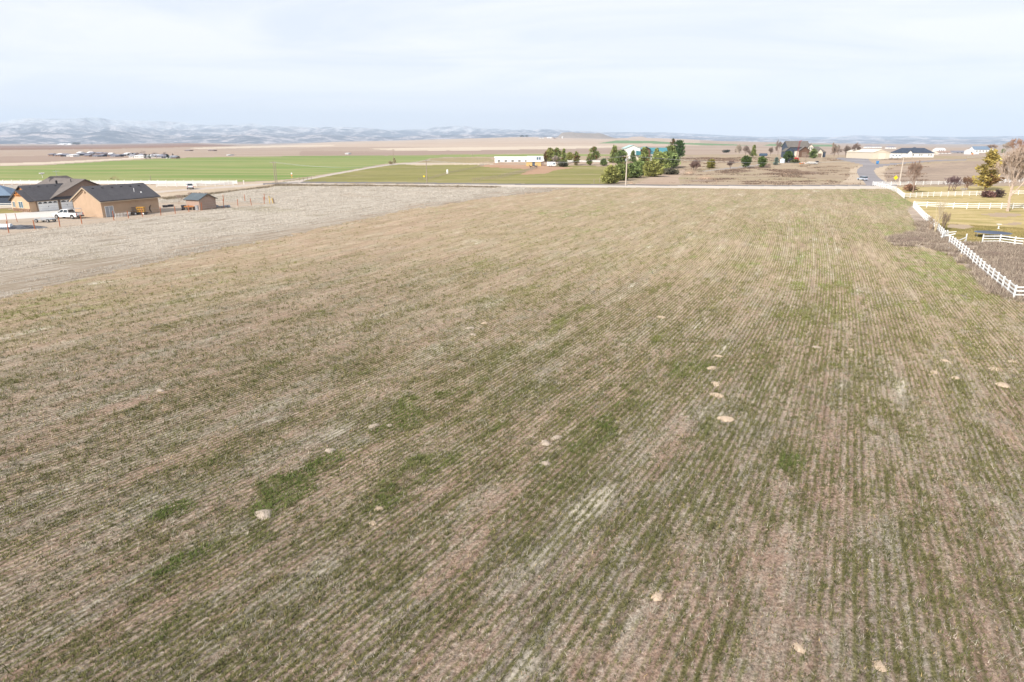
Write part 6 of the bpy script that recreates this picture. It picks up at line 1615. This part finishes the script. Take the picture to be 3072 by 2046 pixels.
# ------------------------------------------------------------------ the village beyond the green field
GV = 'houses of the far village'
rv_ = random.Random(11); VC = {}
ORD = 'first second third fourth fifth sixth seventh eighth ninth tenth eleventh twelfth thirteenth fourteenth fifteenth'.split()
VCOL = [('far_white', 'far_white', 'white'), ('far_grey', 'far_roof', 'grey'), ('far_white', 'far_grey', 'pale'), ('far_brown', 'far_roof', 'brown'), ('slate_siding', 'far_roof', 'blue grey')]
for i in range(40):
    k = i / 39
    px_ = 152 + 372 * k + rv_.uniform(-5, 5); py_ = 469.5 + 6.5 * k ** 1.3 - rv_.random() * (8 if .2 < k < .9 else 2)
    wl, rf_, cn = VCOL[rv_.randrange(5)]
    VC[cn] = VC.get(cn, 0) + 1
    far_house('tiny %s house, %s %s one from the left in the far village' % (cn, ORD[VC[cn] - 1], cn), px_, py_, rv_.uniform(9, 17), rv_.uniform(3.4, 5.2), rv_.uniform(2, 3.2), wl, rf_, 9, 'village_house', rv_.random() < .4, GV + ', ' + cn, False, 2)
GT = 'dark conifers of the far village'
for i, (px_, py_, h_, w_, lb) in enumerate([(437, 477, 15, 10, 'dark tree in the village, left of the tallest pair'), (449, 477, 14, 11, 'dark tree in the village, right of the tallest pair'), (504, 476, 12, 11, 'round dark tree near the right end of the village'), (519, 474, 13, 8, 'last dark tree at the right end of the village'), (386, 468, 8, 8, 'small dark tree in the middle of the village'), (399, 468, 8, 8, 'second small dark tree in the middle of the village')]):
    conifer(lb, px_, py_, h_, w_, (0.04, 0.06, 0.045), 'bush' if i > 1 else 'cone', 120 + i, 260, GT, 'conifer_tree', .05)
for i, (px_, py_, h_) in enumerate([(432, 474, 22), (470, 475, 18), (492, 475, 19), (415, 471, 14)]):
    bare_tree(['tall grey bare tree above the village pair', 'bare tree right of the village pair', 'bare tree near the round village tree', 'bare tree left of the village pair'][i], px_, py_, h_, 22, (0.30, 0.25, 0.24), 200 + i, 3, twig=.12, r0=.3)
# far farmsteads
for i, (px_, py_, w_, h_, wl, rf_, lb) in enumerate([
 (1552, 408, 8, 2, 'far_white', 'far_grey', 'leftmost white shed of the farm on the far ridge'), (1592, 410, 7, 2.6, 'far_white', 'far_white', 'white house of the farm on the far ridge'),
 (1624, 415, 15, 2, 'far_white', 'far_roof', 'open fronted shed of the farm on the far ridge'), (1648, 415, 14, 2.6, 'far_white', 'far_white', 'long pale barn of the farm on the far ridge'), (1687, 415, 3, 4, 'far_white', 'far_white', 'white silo of the farm on the far ridge'), (1664, 416, 8, 2, 'far_brown', 'far_roof', 'brown shed of the farm on the far ridge'),
 (196, 435, 36, 3.5, 'far_white', 'far_white', 'long white hangar on the far ploughed plain'), (176, 435, 6, 2, 'far_white', 'far_white', 'small white shed left of the far hangar'),
 (560, 453, 14, 1.5, 'far_brown', 'far_roof', 'left dark shed alone on the brown plain'), (632, 453, 16, 2, 'far_brown', 'far_roof', 'right dark shed alone on the brown plain'),
 (1040, 463, 9, 2.5, 'far_white', 'far_white', 'white wagon standing on the plain behind the green field'), (682, 467, 4, 2, 'far_white', 'far_white', 'tiny white hut at the far edge of the green field')]):
    far_house(lb, px_, py_, w_, h_, 1.0, wl, rf_, 14, 'far_shed', win=1, cat='shed')
for i, (px_, py_, w_, lb) in enumerate([(1566, 411, 14, 'dark tree clump left of the far ridge farm'), (1580, 411, 12, 'dark tree clump beside the far ridge house'), (230, 434, 26, 'dark trees right of the far white hangar'), (276, 434, 5, 'lone dark tree on the far ploughed plain'), (2178, 458, 26, 'lone dark bush island in the pale field')]):
    conifer(lb, px_, py_, 4.5 if i < 4 else 6, w_, (0.05, 0.06, 0.05), 'bush', 140 + i, 300, None, 'tree_clump', .02, cat='tree')
# ------------------------------------------------------------------ garden things on the right
p = at(2976, 712); tr_ = thing('trampoline', 'round dark blue trampoline on the lawn behind a white fence', 'trampoline', p)
tw = 92 / ppm(p) / 2
MB().lathe((0, 0, .78), [(tw * .9, 0), (tw * .9, .03)], 28).build('mat', M['trampoline_mat'], tr_)
rg = MB()
for i in range(28):
    a0, a1 = 2 * math.pi * i / 28, 2 * math.pi * (i + 1) / 28
    rg.poly([(tw * .89 * math.cos(a0), tw * .89 * math.sin(a0), .83), (tw * .89 * math.cos(a1), tw * .89 * math.sin(a1), .83), (tw * 1.03 * math.cos(a1), tw * 1.03 * math.sin(a1), .80), (tw * 1.03 * math.cos(a0), tw * 1.03 * math.sin(a0), .80)], [(0, 1, 2, 3)])
rg.build('pad', M['navy_metal'], tr_)
for i in range(6):
    a0 = 2 * math.pi * i / 6; MB().tube((tw * math.cos(a0), tw * math.sin(a0), -.05), (tw * math.cos(a0), tw * math.sin(a0), .78), .03).build('leg', M['galvanised'], tr_)
p = at(2995, 686); bd = thing('bird_bath', 'small white bird bath on the lawn above the trampoline', 'bird bath', p)
MB().lathe((0, 0, 0), [(.22, 0), (.2, .06), (.08, .12), (.07, .6), (.1, .66)], 10).build('pedestal', M['white_paint'], bd); MB().lathe((0, 0, .66), [(.1, 0), (.42, .12), (.44, .16), (.36, .14), (.05, .08)], 12).build('basin', M['white_paint'], bd)
p = at(2848, 748); rk_ = thing('white_rock', 'white stone lying under the broken fence gap', 'rock', p)
MB().lathe((0, 0, -.05), [(.28, 0), (.34, .12), (.22, .28), (.05, .33)], 7).build('stone', M['white_paint'], rk_)
p = at(2884, 770); rk_ = thing('pale_rock', 'pale yellow stone beside the nearest white fence', 'rock', p)
MB().lathe((0, 0, -.05), [(.24, 0), (.3, .1), (.2, .22), (.05, .26)], 7).build('stone', M['wood_yellow'], rk_)
# ------------------------------------------------------------------ horses
def horse(label, px, py, rz, graze):
    p = at(px, py); t = thing('horse', label, 'horse', p, rz, 'horses at the corral fence')
    V = [(-.62, 0, 1.28), (-.2, 0, 1.25), (.3, 0, 1.22), (.62, 0, 1.3)]; Rr = [.27, .29, .30, .25]; E = [(0, 1), (1, 2), (2, 3)]
    def chain(root, pts, rad):
        last = root
        for q, r in zip(pts, rad): V.append(q); Rr.append(r); E.append((last, len(V) - 1)); last = len(V) - 1
    if graze: chain(3, [(.92, 0, 1.15), (1.18, 0, .75), (1.25, 0, .5), (1.42, 0, .2)], [.19, .14, .13, .08])
    else: chain(3, [(.9, 0, 1.6), (1.1, 0, 1.95), (1.25, 0, 2.0), (1.58, 0, 1.75)], [.19, .14, .13, .08])
    for s in (-.16, .16):
        chain(3, [(.55, s, .95), (.58, s, .5), (.55, s, .12), (.6, s, .03)], [.11, .07, .055, .07])
        chain(0, [(-.6, s, 1.0), (-.52, s, .78), (-.72, s, .48), (-.68, s, .12), (-.63, s, .03)], [.17, .11, .075, .055, .07])
    me = bpy.data.meshes.new('body'); me.from_pydata(V, E, []); o = bpy.data.objects.new('body', me); COL.objects.link(o)
    m = o.modifiers.new('s', 'SKIN'); o.modifiers.new('d', 'SUBSURF').levels = 1
    for i, r in enumerate(Rr): me.skin_vertices[0].data[i].radius = (r, r)
    me.skin_vertices[0].data[0].use_root = True
    bpy.context.view_layer.update()
    nm = bpy.data.meshes.new_from_object(o.evaluated_get(bpy.context.evaluated_depsgraph_get()))
    o.modifiers.clear(); o.data = nm; nm.materials.clear(); nm.materials.append(M['horse_coat']); o.parent = t
    MB().tube((-.85, 0, 1.35), (-1.0, 0, .6), .07, .03, 6).build('tail', M['black_rubber'], t)
    mn = MB().poly([(.66, -.03, 1.5), (.9, -.03, 1.78), (1.08, -.03, 2.08), (.72, -.03, 1.7), (.66, .03, 1.5), (.9, .03, 1.78), (1.08, .03, 2.08), (.72, .03, 1.7)], [(0, 1, 2, 3), (7, 6, 5, 4), (0, 4, 5, 1), (1, 5, 6, 2), (2, 6, 7, 3), (3, 7, 4, 0)]) if not graze else MB().poly([(.7, -.03, 1.5), (1.0, -.03, 1.3), (1.28, -.03, .8), (.9, -.03, 1.25), (.7, .03, 1.5), (1.0, .03, 1.3), (1.28, .03, .8), (.9, .03, 1.25)], [(0, 1, 2, 3), (7, 6, 5, 4), (0, 4, 5, 1), (1, 5, 6, 2), (2, 6, 7, 3), (3, 7, 4, 0)])
    mn.build('mane', M['black_rubber'], t)
horse('dark horse facing left, the left one of two by the yellow shelter', 1593, 506, math.pi - .5, False)
horse('dark horse with lowered head, the right one of two by the yellow shelter', 1607, 505, math.pi + .1, True)
# ------------------------------------------------------------------ pocket gopher mounds in the field
def mound(label, px, py, wpx, hk, mat, seed):
    p = at(px, py); w = wpx / ppm(p) / 2
    R = random.Random(seed); n = 22; m = MB(); rings = [(1.0, -.01), (.86, .06), (.6, .15), (.3, .21), (.1, .23)]
    P_ = []
    ph = [R.uniform(0, 6) for _ in range(4)]
    for k, (q, z) in enumerate(rings):
        for i in range(n):
            a = 2 * math.pi * i / n; f = 1 + .15 * math.sin(2 * a + ph[0]) + .1 * math.sin(3 * a + ph[1]) + (.06 * math.sin(7 * a + ph[2]) + R.uniform(-.05, .05)) * (q > .5)
            P_.append((math.cos(a) * w * q * f, math.sin(a) * w * q * f * .85, z * hk * w * (1 + R.uniform(-.18, .18)) if k else -.02))
    fs = [(k * n + i, k * n + (i + 1) % n, (k + 1) * n + (i + 1) % n, (k + 1) * n + i) for k in range(len(rings) - 1) for i in range(n)] + [tuple((len(rings) - 1) * n + i for i in range(n))]
    m.poly(P_, fs)
    for _ in range(30):
        a = R.uniform(0, 6.28); d = w * R.uniform(.3, 1.15); c = R.uniform(.012, .035)
        m.box((math.cos(a) * d, math.sin(a) * d * .85, .02 + .2 * hk * w * max(0, 1 - d / w)), (c, c, c), a)
    o = m.build('dirt_mound', M[mat], None, True); o.location = p + Vector((0, 0, .01)); o.rotation_euler = (0, 0, R.uniform(0, 3))
    tag(o, label, 'mound', 'dirt mounds in the field')
t_ = NT('mound_soil', .95, .05); n_ = t_.noise(t_.pos(), 14, 5, .75)
M['mound_soil'] = t_.color(t_.ramp(n_, [(.3, (0.36, 0.27, 0.195)), (.7, (0.54, 0.43, 0.325))])); t_.bump(n_, .6, .03)
t_ = NT('mound_grey', .95, .05); n_ = t_.noise(t_.pos(), 14, 5, .75)
M['mound_grey'] = t_.color(t_.ramp(n_, [(.3, (0.32, 0.255, 0.205)), (.7, (0.50, 0.42, 0.345))])); t_.bump(n_, .7, .03)
for i, (px_, py_, w_, mt, lb) in enumerate([
 (2178, 1257, 50, 'mound_soil', 'pale dirt mound, nearest of the row of five down the field'), (2151, 1186, 42, 'mound_soil', 'pale dirt mound, second nearest of the row of five'), (2148, 1152, 36, 'mound_soil', 'pale dirt mound, middle one of the row of five'),
 (2135, 1104, 34, 'mound_soil', 'pale dirt mound, fourth of the row of five'), (2155, 1069, 28, 'mound_soil', 'pale dirt mound, farthest of the row of five'),
 (1671, 1313, 36, 'mound_grey', 'upper right mound of the three in the middle of the field'), (1636, 1329, 36, 'mound_grey', 'left mound of the touching pair in the middle of the field'), (1635, 1390, 32, 'mound_grey', 'single mound just below the touching pair in the middle'),
 (1122, 1278, 32, 'mound_grey', 'grey mound above the left of the bright green patches'), (1168, 1277, 22, 'mound_grey', 'tiny mound right beside the grey mound above the green patch'), (790, 1543, 62, 'mound_grey', 'biggest grey mound in the left foreground by bright green grass'), (990, 1352, 34, 'mound_grey', 'faint mound on the bare strip left of centre'),
 (2983, 1107, 34, 'mound_soil', 'upper of two clear mounds near the right edge'), (3008, 1155, 44, 'mound_soil', 'lower and wider of two clear mounds near the right edge'), (2866, 1133, 30, 'mound_soil', 'mound left of the right edge pair'), (2802, 1117, 30, 'mound_soil', 'mound farther left of the right edge pair'), (2834, 1082, 24, 'mound_soil', 'small upper mound on the right side of the field'), (3035, 1085, 24, 'mound_soil', 'small mound touching the right picture edge'),
 (1137, 1527, 30, 'mound_soil', 'small pinkish mound right of the big grey one'), (1120, 1570, 26, 'mound_soil', 'smaller pinkish mound below the other pinkish one'), (2398, 1945, 40, 'mound_soil', 'sandy mound at the bottom right of the field'), (1972, 1790, 42, 'mound_soil', 'reddish mound in the lower middle of the field'), (2640, 2000, 44, 'mound_soil', 'sandy streak of a mound at the bottom edge'),
 (1455, 970, 24, 'mound_soil', 'far mound, right one of the pale group left of centre'), (1410, 985, 30, 'mound_grey', 'far mound, left one of the pale group left of centre'), (1420, 1004, 22, 'mound_grey', 'far mound, lowest of the pale group left of centre'), (480, 1172, 26, 'mound_grey', 'lone pale mound far out on the left'), (1985, 952, 28, 'mound_soil', 'flat mound above the row of five'), (2450, 1042, 26, 'mound_grey', 'flat pale mound right of the row of five'), (2260, 1062, 18, 'mound_soil', 'tiny mound just right of the row of five'), (2555, 1050, 20, 'mound_soil', 'tiny mound farther right of the row of five')]):
    mound(lb, px_, py_, w_, 1.15, mt, 300 + i)
